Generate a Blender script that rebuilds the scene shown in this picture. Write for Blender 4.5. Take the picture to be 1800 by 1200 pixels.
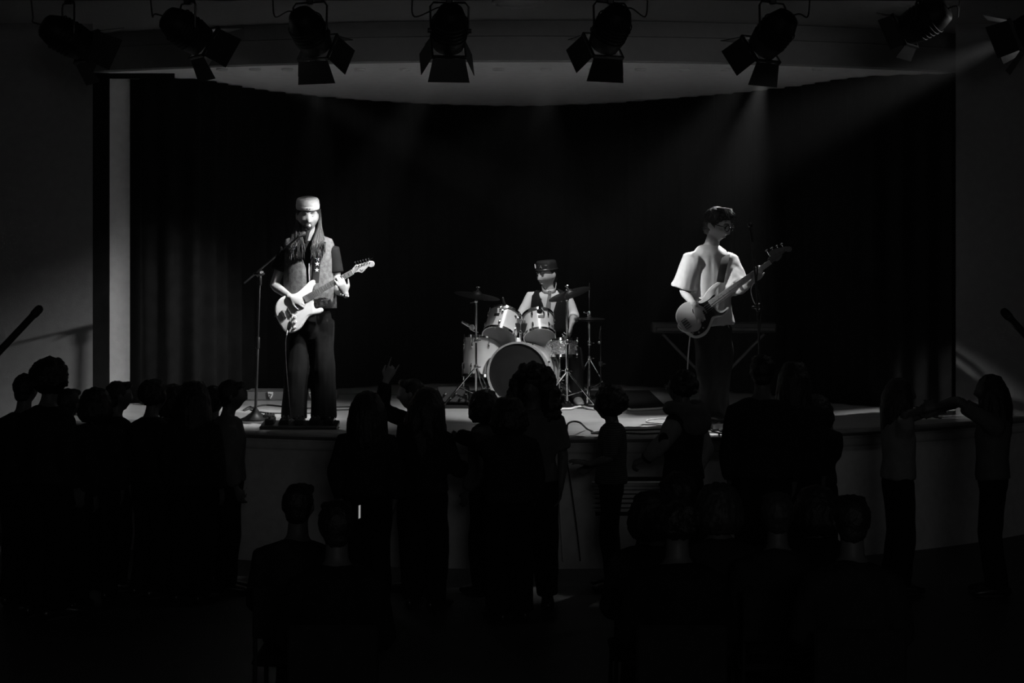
import bpy, bmesh, math, random, time
from mathutils import Vector as V, Matrix as M, noise
random.seed(7)
R = math.radians
for o in list(bpy.data.objects): bpy.data.objects.remove(o)
SC = bpy.context.scene
COL = SC.collection

# ------------------------------------------------------------------ camera
F, ZC, YH = 3010.0, 2.40, 455.0
def P(px, py, Y):                       # a point of the hall from its pixel and its real distance
    return V(((px - 900) / F * Y, Y, ZC - (py - YH) / F * Y))
cd = bpy.data.cameras.new('camera'); cam = bpy.data.objects.new('camera', cd); COL.objects.link(cam)
cam.location = (0, 0, ZC); cam.rotation_euler = (R(90), 0, 0)
cd.sensor_width = 36; cd.lens = F / 1800 * 36; cd.shift_y = -(600 - YH) / 1800
cd.clip_start = .05; cd.clip_end = 60
SC.camera = cam

# ------------------------------------------------------------------ world: dark hall with thin stage haze
w = bpy.data.worlds.new('world'); SC.world = w; w.use_nodes = True
nt = w.node_tree; nt.nodes.clear()
wo = nt.nodes.new('ShaderNodeOutputWorld'); bg = nt.nodes.new('ShaderNodeBackground')
bg.inputs[0].default_value = (0, 0, 0, 1); bg.inputs[1].default_value = 0
vs = nt.nodes.new('ShaderNodeVolumeScatter')
vs.inputs['Color'].default_value = (1, 1, 1, 1); vs.inputs['Density'].default_value = .0018; vs.inputs['Anisotropy'].default_value = .35
nt.links.new(bg.outputs[0], wo.inputs['Surface']); nt.links.new(vs.outputs[0], wo.inputs['Volume'])

SC.view_settings.view_transform = 'Standard'; SC.view_settings.look = 'None'
SC.view_settings.gamma = 1; SC.view_settings.use_curve_mapping = False
SC.view_settings.exposure = 0.0
SC.cycles.use_denoising = True
SC.cycles.volume_bounces = 0
SC.cycles.sample_clamp_indirect = 3.0
SC.cycles.blur_glossy = .5
SC.cycles.use_light_tree = True

def spot(name, pos, target, watts, angle, blend=.5, size=.06):
    l = bpy.data.lights.new(name, 'SPOT'); l.energy = watts; l.spot_size = R(angle); l.spot_blend = blend; l.shadow_soft_size = size
    o = bpy.data.objects.new(name, l); COL.objects.link(o); o.location = pos
    o.rotation_euler = (V(target) - V(pos)).to_track_quat('-Z', 'Y').to_euler()
    return o
LAMP_Y = 12.9; LK = 1.06
# lamps: pixel of the housing centre, direction it points, (watts, cone, blend, target) when it is burning
LAMPS = [
 ((120, 66), (.80, .50, -.42), None, 'farthest left, pointing right'),
 ((330, 56), (.66, .55, -.56), (1700, 10.6, .7, (1.50, 14.45, 2.2)), 'second from the left, white glint on its right door'),
 ((545, 58), (.30, .72, -.62), None, 'third from the left, cable looping beside it'),
 ((790, 54), (.12, .78, -.62), (900, 28, .85, (-1.65, 14.1, 2.2)), 'fourth from the left, nearly above the drums'),
 ((1073, 54), (-.10, .78, -.62), (560, 27, .8, (-1.6, 14.1, 2.05)), 'fourth from the right, just right of the drums'),
 ((1358, 62), (-.52, .62, -.58), (860, 30, .8, (0.15, 15.2, 1.2)), 'third from the right, turned left'),
 ((1622, 38), (-.76, .50, -.40), None, 'second from the right, lying nearly level'),
 ((1822, 50), None, (2300, 24, 1., (-2.6, 15.55, 1.42)), 'cut by the right picture edge, door blazing white'),
]
def lerp3(a, b, t): return a * (1 - t) + b * t
def lamp_geo(i):
    (px, py), d, on, _ = LAMPS[i]
    c = P(px, py, LAMP_Y)
    if d is None: d = V(on[3]) - c
    elif on: d = lerp3(V(d).normalized(), (V(on[3]) - c).normalized(), .35)
    return c, V(d).normalized()
for i, L in enumerate(LAMPS):
    if L[2]:
        c, d = lamp_geo(i); wt, an, bl, tg = L[2]
        spot('spotlight_beam', c + d * .15, tg, wt, an, bl, .05)
# small downlights in the stage soffit that burn
spot('soffit_beam', (2.26, 15.3, 4.07), (1.60, 14.4, 1.9), 700, 36, .9, .03)
spot('soffit_beam', (-1.75, 15.3, 4.07), (-1.66, 14.6, 1.9), 110, 32, .9, .03)
spot('soffit_beam', (0.31, 15.3, 4.07), (0.25, 16.5, 1.6), 220, 46, .9, .03)

# faint fill light added behind the camera to lift the dark hall and apron
hl = bpy.data.lights.new('rear_fill_light', 'AREA'); hl.shape = 'RECTANGLE'; hl.size = 2.4; hl.size_y = .8; hl.energy = 26
ho = bpy.data.objects.new('rear_fill_light', hl); COL.objects.link(ho); ho.location = (1.4, -2.7, 3.7)
ho.rotation_euler = (V((.8, 14, 1.2)) - V(ho.location)).to_track_quat('-Z', 'Y').to_euler()

# ------------------------------------------------------------------ materials
MATS = {}
def mat(name, v, rough=.6, metal=0., var=.12, scale=14, bump=0., bscale=60, coat=0., spec=.5, stretch=(1, 1, 1), emit=0., stripes=None):
    if name in MATS: return MATS[name]
    m = bpy.data.materials.new(name); m.use_nodes = True; n = m.node_tree.nodes; k = m.node_tree.links
    b = n['Principled BSDF']; b.inputs['Roughness'].default_value = rough; b.inputs['Metallic'].default_value = metal
    b.inputs['Coat Weight'].default_value = coat; b.inputs['Specular IOR Level'].default_value = spec
    tc = n.new('ShaderNodeTexCoord'); mp = n.new('ShaderNodeMapping'); mp.inputs['Scale'].default_value = stretch
    k.new(tc.outputs['Object'], mp.inputs['Vector'])
    tx = n.new('ShaderNodeTexNoise'); tx.inputs['Scale'].default_value = scale; tx.inputs['Detail'].default_value = 5
    k.new(mp.outputs[0], tx.inputs['Vector'])
    rp = n.new('ShaderNodeValToRGB')
    lo, hi = max(0, v * (1 - var)), min(1, v * (1 + var))
    rp.color_ramp.elements[0].position = .3; rp.color_ramp.elements[1].position = .7
    rp.color_ramp.elements[0].color = (lo, lo, lo, 1); rp.color_ramp.elements[1].color = (hi, hi, hi, 1)
    k.new(tx.outputs['Fac'], rp.inputs[0])
    if stripes:
        wv = n.new('ShaderNodeTexWave'); wv.wave_type = 'BANDS'; wv.bands_direction = 'Z'; wv.inputs['Scale'].default_value = stripes[0]
        wv.inputs['Distortion'].default_value = .3
        k.new(tc.outputs['Object'], wv.inputs['Vector'])
        r2 = n.new('ShaderNodeValToRGB'); r2.color_ramp.interpolation = 'CONSTANT'
        r2.color_ramp.elements[0].color = (v, v, v, 1); r2.color_ramp.elements[1].position = .55
        r2.color_ramp.elements[1].color = (stripes[1],) * 3 + (1,)
        k.new(wv.outputs['Fac'], r2.inputs[0]); k.new(r2.outputs[0], b.inputs['Base Color'])
    else: k.new(rp.outputs[0], b.inputs['Base Color'])
    if bump:
        t2 = n.new('ShaderNodeTexNoise'); t2.inputs['Scale'].default_value = bscale; t2.inputs['Detail'].default_value = 4
        k.new(mp.outputs[0], t2.inputs['Vector'])
        bp = n.new('ShaderNodeBump'); bp.inputs['Strength'].default_value = bump; bp.inputs['Distance'].default_value = .01
        k.new(t2.outputs['Fac'], bp.inputs['Height']); k.new(bp.outputs[0], b.inputs['Normal'])
    if emit:
        b.inputs['Emission Color'].default_value = (1, 1, 1, 1); b.inputs['Emission Strength'].default_value = emit
    MATS[name] = m; return m
WALL = mat('painted_plaster', .31, .85, bump=.15, bscale=120, var=.06)
WING = mat('white_wing_plaster', .82, .85, bump=.1, bscale=90, var=.05)
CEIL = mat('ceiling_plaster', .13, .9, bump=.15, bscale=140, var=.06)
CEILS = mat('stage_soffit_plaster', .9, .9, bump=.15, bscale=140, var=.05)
HALLF = mat('hall_floor', .045, .5, var=.2, scale=3)
BOARD = mat('stage_boards', .42, .3, var=.28, scale=5, stretch=(.35, 7, 1), bump=.05, bscale=30)
NOSE = mat('stage_nosing', .2, .5, var=.2, scale=6, stretch=(.4, 3, 3))
FRONT = mat('stage_front_paint', .68, .8, var=.08)
BLACKC = mat('black_curtain', .009, .95, var=.3, scale=8, spec=.1)
BLACK = mat('black_paint', .012, .55, var=.2, spec=.3)
SATIN = mat('black_metal', .02, .38, var=.2, spec=.5)
GLOSSB = mat('gloss_black', .012, .15, var=.1)
CHROME = mat('chrome', .8, .12, 1., var=.05)
STEEL = mat('brushed_steel', .55, .3, 1., var=.1, scale=30)
RUBBER = mat('black_rubber', .015, .7)
WHITEP = mat('white_gloss', .78, .22, var=.03, coat=.5)
PGUARD = mat('white_pickguard', .72, .25, var=.03)
MAPLE = mat('maple', .36, .35, var=.12, scale=8, stretch=(8, 1, 1))
FBOARD = mat('fretboard', .2, .45, var=.15, scale=10)
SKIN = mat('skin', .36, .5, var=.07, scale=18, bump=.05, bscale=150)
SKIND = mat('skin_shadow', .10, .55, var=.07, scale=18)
LIPS = mat('lips', .3, .45)
HAIRM = mat('brown_hair', .028, .42, var=.5, scale=40, stretch=(3, 3, .4), bump=.5, bscale=120)
BROW = mat('pale_brow', .13, .6)
HAIRB = mat('black_hair', .012, .5, var=.4, scale=40, bump=.5, bscale=110)
DENIM = mat('dark_denim', .016, .85, spec=.15, var=.25, scale=30, bump=.15, bscale=200)
TROUS = mat('black_trousers', .008, .85, spec=.12, var=.2, scale=12)
TEE_B = mat('black_tee', .009, .85, spec=.12, var=.2)
TEE_G = mat('grey_tee', .36, .85, var=.06, scale=20, bump=.08, bscale=160)
TEE_D = mat('charcoal_cloth', .02, .9, spec=.12, var=.2)
TEE_M = mat('mid_grey_cloth', .11, .9, spec=.15, var=.12)
TEE_L = mat('pale_cloth', .22, .9, var=.1)
SHIRT = mat('white_shirt', .58, .8, var=.05, bump=.06, bscale=90)
VEST = mat('mottled_vest', .105, .9, var=.42, scale=34, bump=.25, bscale=120)
KNIT = mat('white_knit', .58, .9, var=.06, scale=80, bump=.35, bscale=260)
LEATHER = mat('black_leather', .015, .3, var=.2)
WHITE = mat('white_plastic', .65, .4, var=.03)
PEARL = mat('white_drum_wrap', .56, .28, var=.08, scale=9, coat=.4)
DHEAD = mat('clear_drumhead', .16, .3, var=.1)
BHEAD = mat('black_drumhead', .01, .6, spec=.12, var=.15)
BRASS = mat('dull_bronze', .12, .34, 1., var=.25, scale=6)
HAMMER = mat('hammered_steel', .85, .18, .85, var=.1, bump=1., bscale=42)
STRIPE = mat('striped_jersey', .012, .85, stripes=(21, .085))
RUGM = mat('black_rug', .014, 1., var=.3, scale=40, spec=.1)
GREYP = mat('grey_panel', .16, .5, var=.1)
GLOW = mat('lamp_lens', .8, .3, emit=8.)
SCREEN = mat('lit_phone_screen', .3, .3, emit=.3)
DLENS = mat('downlight_lens', .5, .4, emit=.12)

# ------------------------------------------------------------------ mesh helpers
def perp(t):
    a = V((0, 0, 1)) if abs(t.z) < .9 else V((1, 0, 0))
    return (a - t * a.dot(t)).normalized()
def frame(axis, side=None):
    z = V(axis).normalized()
    x = perp(z) if side is None else (V(side) - z * V(side).dot(z)).normalized()
    y = z.cross(x)
    return M((x, y, z)).transposed()
class MB:
    def __init__(s): s.v = []; s.f = []
    def add(s, vs, fs):
        n = len(s.v); s.v += [V(p) for p in vs]; s.f += [[i + n for i in f] for f in fs]; return s
    def tube(s, pts, rads, n=10, side=None, cap=True, rnd=True):
        pts = [V(p) for p in pts]
        if not isinstance(rads, (list, tuple)): rads = [rads] * len(pts)
        rads = [(r, r) if not isinstance(r, (list, tuple)) else r for r in rads]
        m = len(pts); tg = []
        for i in range(m):
            a = pts[max(0, i - 1)]; b = pts[min(m - 1, i + 1)]; t = b - a
            tg.append(t.normalized() if t.length > 1e-9 else V((0, 0, 1)))
        rings = []; last = None
        for i in range(m):
            t = tg[i]
            if side is not None:
                a = V(side) - t * V(side).dot(t)
                a = a.normalized() if a.length > 1e-4 else perp(t)
            elif last is None: a = perp(t)
            else:
                a = last - t * last.dot(t); a = a.normalized() if a.length > 1e-4 else perp(t)
            last = a; rings.append((pts[i], a, t.cross(a), rads[i][0], rads[i][1]))
        if cap and rnd:
            p, a, b, x, y = rings[0]; h = min(x, y)
            pre = [(p - tg[0] * h * k1, a, b, x * k2, y * k2) for k1, k2 in ((.92, .38), (.6, .8))]
            p, a, b, x, y = rings[-1]; h = min(x, y)
            post = [(p + tg[-1] * h * k1, a, b, x * k2, y * k2) for k1, k2 in ((.6, .8), (.92, .38))]
            rings = pre + rings + post
        vs = []; fs = []
        for p, a, b, x, y in rings:
            for j in range(n):
                an = 2 * math.pi * j / n; vs.append(p + a * (math.cos(an) * x) + b * (math.sin(an) * y))
        for i in range(len(rings) - 1):
            for j in range(n):
                k = (j + 1) % n; fs.append([i * n + j, i * n + k, (i + 1) * n + k, (i + 1) * n + j])
        if cap:
            fs.append(list(range(n))[::-1]); fs.append([(len(rings) - 1) * n + j for j in range(n)])
        return s.add(vs, fs)
    def ell(s, c, rx, ry=None, rz=None, rot=None, nu=16, nv=10):
        ry = ry or rx; rz = rz or rx; c = V(c); vs = []; fs = []
        for i in range(1, nv):
            th = math.pi * i / nv
            for j in range(nu):
                ph = 2 * math.pi * j / nu
                p = V((rx * math.sin(th) * math.cos(ph), ry * math.sin(th) * math.sin(ph), rz * math.cos(th)))
                vs.append(c + (rot @ p if rot else p))
        t = V((0, 0, rz)); vs.append(c + (rot @ t if rot else t)); vs.append(c - (rot @ t if rot else t))
        T = len(vs) - 2; B = T + 1
        for i in range(nv - 2):
            for j in range(nu):
                k = (j + 1) % nu; fs.append([i * nu + j, (i + 1) * nu + j, (i + 1) * nu + k, i * nu + k])
        for j in range(nu):
            k = (j + 1) % nu; fs.append([T, j, k]); fs.append([B, (nv - 2) * nu + k, (nv - 2) * nu + j])
        return s.add(vs, fs)
    def box(s, c, sx, sy, sz, rot=None, bev=0.):
        c = V(c); x, y, z = sx / 2, sy / 2, sz / 2
        if bev:
            b = min(bev, x * .9, y * .9, z * .9); q = []
            for Z, ins in ((-z, b), (-z + b, 0), (z - b, 0), (z, b)):
                X, Y2 = x - ins, y - ins; c2 = b if not ins else b * .3
                q += [V(p + (Z,)) for p in ((-X + c2, -Y2), (X - c2, -Y2), (X, -Y2 + c2), (X, Y2 - c2), (X - c2, Y2), (-X + c2, Y2), (-X, Y2 - c2), (-X, -Y2 + c2))]
            fs = []
            for i in range(3):
                for j in range(8):
                    k = (j + 1) % 8; fs.append([i * 8 + j, i * 8 + k, i * 8 + 8 + k, i * 8 + 8 + j])
            fs += [list(range(8))[::-1], list(range(24, 32))]
        else:
            q = [V((a, b, d)) for d in (-z, z) for a, b in ((-x, -y), (x, -y), (x, y), (-x, y))]
            fs = [[3, 2, 1, 0], [4, 5, 6, 7], [0, 1, 5, 4], [1, 2, 6, 5], [2, 3, 7, 6], [3, 0, 4, 7]]
        return s.add([c + (rot @ p if rot else p) for p in q], fs)
    def lathe(s, prof, c=(0, 0, 0), rot=None, n=24, close=True):
        c = V(c); vs = []; fs = []
        for r, z in prof:
            for j in range(n):
                a = 2 * math.pi * j / n; p = V((r * math.cos(a), r * math.sin(a), z)); vs.append(c + (rot @ p if rot else p))
        for i in range(len(prof) - 1):
            for j in range(n):
                k = (j + 1) % n; fs.append([i * n + j, i * n + k, (i + 1) * n + k, (i + 1) * n + j])
        if close:
            if prof[0][0] > 1e-6: fs.append(list(range(n))[::-1])
            if prof[-1][0] > 1e-6: fs.append([(len(prof) - 1) * n + j for j in range(n)])
        return s.add(vs, fs)
    def plate(s, pts, prof, to3):
        # closed 2D outline, prof = [(inset, depth)...] front to back, to3(x, y, d) -> world
        n = len(pts); ar = sum(pts[i][0] * pts[(i + 1) % n][1] - pts[(i + 1) % n][0] * pts[i][1] for i in range(n))
        if ar < 0: pts = pts[::-1]
        nr = []
        for i in range(n):
            a = V(pts[i - 1]); b = V(pts[(i + 1) % n]); t = (b - a); t = t.normalized() if t.length > 1e-9 else V((1, 0)); nr.append(V((-t.y, t.x)))
        vs = []; fs = []
        for ins, d in prof:
            for i in range(n):
                q = V(pts[i]) + nr[i] * ins; vs.append(to3(q.x, q.y, d))
        for r in range(len(prof) - 1):
            for i in range(n):
                k = (i + 1) % n; fs.append([r * n + i, r * n + k, r * n + n + k, r * n + n + i])
        fs.append(list(range(n))); fs.append([(len(prof) - 1) * n + i for i in range(n)][::-1])
        return s.add(vs, fs)
    def raw(s, name='m', off=V((0, 0, 0))):
        me = bpy.data.meshes.new(name); me.from_pydata([tuple(p - off) for p in s.v], [], s.f); me.update(); return me
def fixn(me):
    b = bmesh.new(); b.from_mesh(me); bmesh.ops.recalc_face_normals(b, faces=b.faces); b.to_mesh(me); b.free()
def spline(pts, k=6, closed=False):
    pts = [V(p) for p in pts]; n = len(pts); out = []
    rng = range(n if closed else n - 1)
    g = (lambda i: pts[i % n]) if closed else (lambda i: pts[min(max(i, 0), n - 1)])
    for i in rng:
        a, b, c, d = g(i - 1), g(i), g(i + 1), g(i + 2)
        for j in range(k):
            t = j / k
            out.append(.5 * ((2 * b) + (c - a) * t + (2 * a - 5 * b + 4 * c - d) * t * t + (3 * b - a - 3 * c + d) * t ** 3))
    if not closed: out.append(pts[-1])
    return out
WL = {}
def wloc(o): return WL.get(o.name, V((0, 0, 0))) if o else V((0, 0, 0))
def thing(name, label, cat, loc, group=None):
    o = bpy.data.objects.new(name, None); COL.objects.link(o); o.empty_display_size = .1
    o.location = loc; WL[o.name] = V(loc); o['label'] = label; o['category'] = cat
    if group: o['group'] = group
    return o
def link(name, me, m, parent=None, label=None, smooth=True, kind=None):
    o = bpy.data.objects.new(name, me); COL.objects.link(o)
    if not me.materials: me.materials.append(m)
    if smooth: me.polygons.foreach_set('use_smooth', [True] * len(me.polygons))
    if parent: o.parent = parent
    WL[o.name] = wloc(parent)
    if label: o['label'] = label
    if kind: o['kind'] = kind
    return o
def part(name, mb, m, parent=None, label=None, smooth=True, kind=None, fix=True):
    me = mb.raw(name, wloc(parent))
    if fix: fixn(me)
    o = link(name, me, m, parent, label, smooth, kind)
    if smooth: sharp(o)
    return o
def sharp(o):
    me = o.data
    b = bmesh.new(); b.from_mesh(me)
    for e in b.edges:
        if len(e.link_faces) == 2 and e.calc_face_angle(0) > .7: e.smooth = False
    b.to_mesh(me); b.free()
def single(name, mb, m, label, cat, base, group=None, smooth=True, kind=None):
    o = thing_mesh(name, mb, m, base, smooth)
    o['label'] = label; o['category'] = cat
    if group: o['group'] = group
    if kind: o['kind'] = kind
    return o
def thing_mesh(name, mb, m, base, smooth=True):
    me = mb.raw(name, V(base)); fixn(me)
    o = link(name, me, m, None, None, smooth)
    if smooth: sharp(o)
    o.location = base; WL[o.name] = V(base); return o
def struct(name, mb, m, smooth=False, label=None):
    o = part(name, mb, m, None, label, smooth); o['kind'] = 'structure'; return o
def remesh(mb, voxel, it=3, off=V((0, 0, 0)), disp=None):
    me = mb.raw('tmp'); o = bpy.data.objects.new('tmp', me); COL.objects.link(o)
    m = o.modifiers.new('r', 'REMESH'); m.mode = 'VOXEL'; m.voxel_size = voxel
    if it:
        s = o.modifiers.new('s', 'SMOOTH'); s.factor = .5; s.iterations = it
    dg = bpy.context.evaluated_depsgraph_get()
    me2 = bpy.data.meshes.new_from_object(o.evaluated_get(dg))
    bpy.data.objects.remove(o); bpy.data.meshes.remove(me)
    if disp:
        amp, sx, sz = disp
        nn = [v.normal.copy() for v in me2.vertices]
        for v, q in zip(me2.vertices, nn):
            c = v.co; v.co = c + q * (amp * (noise.noise((c.x * sx, c.y * sx, c.z * sz)) + .45 * noise.noise((c.x * sx * 2.3, c.y * sx * 2.3, c.z * sz * 1.7 + 9))))
    me2.transform(M.Translation(-off))
    me2.materials.clear(); me2.update(); return me2

# ------------------------------------------------------------------ the hall and the stage
ST = 1.03                                # stage height
XC = .11                                 # middle of the stage
ZS = 4.10; ZF = 4.33; ZH = 4.46                     # stage soffit, hall ceiling
def arc_front(x, yc=13.26, rad=6.5):
    d = x - XC; return yc + rad - math.sqrt(max(rad * rad - d * d, 1))
LW = lambda y: -3.82 - (15.6 - y) / 3.5  # splayed side walls
RW = lambda y: 4.04 + (15.6 - y) / 3.5
mb = MB(); mb.add([(-9, -3, 0), (9, -3, 0), (9, 20, 0), (-9, 20, 0)], [[0, 1, 2, 3]]); struct('floor', mb, HALLF)
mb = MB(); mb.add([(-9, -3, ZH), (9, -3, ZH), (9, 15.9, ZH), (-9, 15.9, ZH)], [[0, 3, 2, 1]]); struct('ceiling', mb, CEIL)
def wallstrip(name, pts, z0, z1, m, thick=.12, out=1):
    mb = MB()
    for (x0, y0), (x1, y1) in zip(pts, pts[1:]):
        d = V((x1 - x0, y1 - y0, 0)).normalized(); nrm = V((d.y, -d.x, 0)) * out * thick
        a = V((x0, y0, 0)); b = V((x1, y1, 0)); q = [a, b, b + nrm, a + nrm]
        mb.add([p + V((0, 0, z0)) for p in q] + [p + V((0, 0, z1)) for p in q],
               [[0, 1, 5, 4], [1, 2, 6, 5], [2, 3, 7, 6], [3, 0, 4, 7], [4, 5, 6, 7], [3, 2, 1, 0]])
    return struct(name, mb, m)
YW = 15.0                                # the hall wall on both sides of the opening
def hall_wall(name, xe, xo, sg):
    mb = MB(); q = [(xe, YW), (xo, YW), (xo, -3), (xo + sg * .12, -3), (xo + sg * .12, YW + .12), (xe + sg * .09, YW + .12)]
    mb.add([(a, b, 0) for a, b in q] + [(a, b, ZH) for a, b in q], [[k, (k + 1) % 6, 6 + (k + 1) % 6, 6 + k] for k in range(6)] + [[5, 4, 1, 0], [4, 3, 2, 1], [6, 7, 10, 11], [7, 8, 9, 10]])
    struct(name, mb, WALL)
hall_wall('wall_left', -737 / F * YW, -5.54, -1)
hall_wall('wall_right', 780 / F * YW, 5.76, 1)
wallstrip('wall_rear', [(-6, -3), (6, -3)], 0, ZH, WALL)
wallstrip('wall_stage_rear', [(-5.5, 19.6), (5.5, 19.6)], 0, ZH, BLACK, out=-1)
# white wing wall seen left of the curtain, dark wing wall right
wallstrip('wall_wing_left', [(-3.86, 15.72), (-3.82, 16.2), (-3.52, 16.22)], ST, ZS, WING, thick=.05, out=-1)
wallstrip('wall_wing_right', [(4.06, 15.62), (4.2, 17.0)], ST, ZS, BLACK, thick=.05, out=1)
# stage floor
xs = [XC + (i - 30) / 30 * 4.4 for i in range(61)]
fr = [(x, arc_front(x)) for x in xs]
mb = MB(); n = len(xs)
mb.add([(x, y, ST) for x, y in fr] + [(x, 19.5, ST) for x, y in fr] + [(x, y, ST - .04) for x, y in fr],
       [[i, i + 1, n + i + 1, n + i] for i in range(n - 1)] + [[2 * n + i, 2 * n + i + 1, i + 1, i] for i in range(n - 1)])
struct('floor_stage', mb, BOARD)
def apron(name, prof, m):                # profile (outwards offset, z) lofted along the curved front
    mb = MB(); k = len(prof); vs = []; fs = []
    for x, y in fr:
        d = V((x - XC, y - (13.26 + 6.5), 0)).normalized()
        for o_, z in prof: vs.append(V((x, y, z)) + d * o_)
    for i in range(n - 1):
        for j in range(k - 1): fs.append([i * k + j, (i + 1) * k + j, (i + 1) * k + j + 1, i * k + j + 1])
    mb.add(vs, fs); return struct(name, mb, m, smooth=True)
apron('trim_1', [(-.01, ST + .002), (.03, ST + .002), (.05, ST - .008), (.058, ST - .025), (.052, ST - .042), (.03, ST - .05), (0, ST - .05)], NOSE)
apron('trim_2', [(0, ST - .05), (.004, ST - .07), (.016, ST - .07), (.02, ST - .075), (.02, ST - .125), (.016, ST - .13), (-.02, ST - .13)], FRONT)
apron('wall_stage_front', [(-.02, ST - .13), (-.02, ST - .142), (.0, ST - .142), (.0, 0)], FRONT)
# slatted vent grille low in the stage front
vg = thing('vent_grille', 'dark vent grille with pale slats low in the stage front beside the striped jersey', 'grille', (0.86, 13.25, .55))
mb = MB(); mb.box((.92, 13.29, .56), .62, .015, .30); part('grille_back', mb, BLACK, vg, smooth=False)
me = None
for i, z in enumerate((.66, .628, .597, .563, .527, .49, .455)):
    mb = MB(); mb.box((.92, 13.268, z), .60, .02, .019 if i else .03, M.Rotation(R(18), 3, 'X')); part('slat', mb, FRONT, vg, smooth=False)
# proscenium head: curved fascia and soffit
fx = [XC + (i - 20) / 20 * 4.2 for i in range(41)]
fy = lambda x: 14.75 + .85 * ((x - XC) / 3.9) ** 2
mb = MB(); m_ = len(fx); vs_ = []; fs_ = []
for x in fx:
    vs_ += [V((x, fy(x) + .05, ZH)), V((x, fy(x) + .05, ZF)), V((x, fy(x), ZF - .012)), V((x, fy(x), ZS + .012)), V((x, fy(x) + .012, ZS)), V((x, fy(x) + .052, ZS + .001))]
for i in range(m_ - 1):
    for j in range(5): fs_.append([i * 6 + j, i * 6 + 6 + j, i * 6 + 7 + j, i * 6 + 1 + j])
mb.add(vs_, fs_); struct('trim_3', mb, mat('fascia_paint', .24, .85, var=.06), smooth=True)
mb = MB(); mb.add([(x, fy(x) + .05, ZS) for x in fx] + [(x, 19.6, ZS) for x in fx], [[i, m_ + i, m_ + i + 1, i + 1] for i in range(m_ - 1)])
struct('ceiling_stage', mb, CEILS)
# recessed downlights in a row along the soffit
ORD = ['first from the left', 'second from the left', 'third from the left', 'fourth from the left', 'fifth from the left', 'sixth from the left', 'seventh from the left', 'the middle one', 'seventh from the right', 'sixth from the right', 'fifth from the right', 'fourth from the right', 'third from the right', 'second from the right', 'last at the right']
for i, px in enumerate((390, 448, 505, 553, 632, 712, 793, 876, 960, 1045, 1126, 1203, 1275, 1345, 1437)):
    c = P(px, 121, 15.3); t = thing('downlight', 'small round soffit downlight, %s in the curved row' % ORD[i], 'light', (c.x, c.y, ZS), 'soffit downlights')
    mb = MB(); mb.lathe([(.052, -.0), (.054, -.012), (.046, -.018), (.038, -.012), (.036, -.002)], (c.x, c.y, ZS), n=16, close=False); part('trim_ring', mb, WHITE, t)
    mb = MB(); mb.lathe([(.036, -.004), (.0, -.006)], (c.x, c.y, ZS), n=16, close=False)
    part('lens', mb, DLENS, t)
# round vent on the hall ceiling
c = V((.056, 13.7, ZH)); t = thing('ceiling_vent', 'round plate vent on the hall ceiling at the top middle of the picture', 'vent', c)
mb = MB(); mb.lathe([(.22, 0), (.22, -.012), (.19, -.03), (.17, -.02), (.12, -.02), (.10, -.035), (0, -.035)], c, n=28); part('plate', mb, GREYP, t)
# curved black curtain with folds
path = spline([(-3.60, 16.14), (-3.3, 16.02), (-3.05, 16.15), (-2.87, 16.35), (-2.51, 17.2), (-1.8, 18.1), (-.9, 18.75), (0, 19.0), (.9, 18.75), (1.6, 18.2), (2.32, 17.46), (2.8, 16.8), (3.19, 16.05), (3.6, 15.8), (4.03, 15.68)], 40)
mb = MB(); q = []; s_ = 0
for i, p in enumerate(path):
    a = path[max(0, i - 1)]; b = path[min(len(path) - 1, i + 1)]; t = (b - a).normalized(); nn = V((-t.y, t.x)); s_ += (p - a).length if i else 0
    wv = .035 * math.sin(s_ * 2 * math.pi / .24) + .012 * math.sin(s_ * 17.3)
    q.append(p + nn * wv)
nq = len(q)
mb.add([(p.x, p.y, ST + .01) for p in q] + [(p.x, p.y, ZS - .005) for p in q], [[i, i + 1, nq + i + 1, nq + i] for i in range(nq - 1)])
cu = single('curtain', mb, BLACKC, 'wide black pleated backdrop curtain curving round the back of the stage', 'curtain', (0, 19, ST))
sd = cu.modifiers.new('thick', 'SOLIDIFY'); sd.thickness = .006
t = thing('masking_flat', 'narrow black masking flat standing along the left edge of the stage opening', 'curtain', (-3.76, 15.66, ST))
mb = MB(); mb.box((-3.757, 15.66, (ST + ZS) / 2), .15, .02, ZS - ST - .004); part('flat_panel', mb, BLACKC, t, smooth=False)
mb = MB(); mb.box((-3.46, 15.68, ZS - .026), .74, .012, .048); part('border_strip', mb, BLACKC, t, smooth=False)

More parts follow.
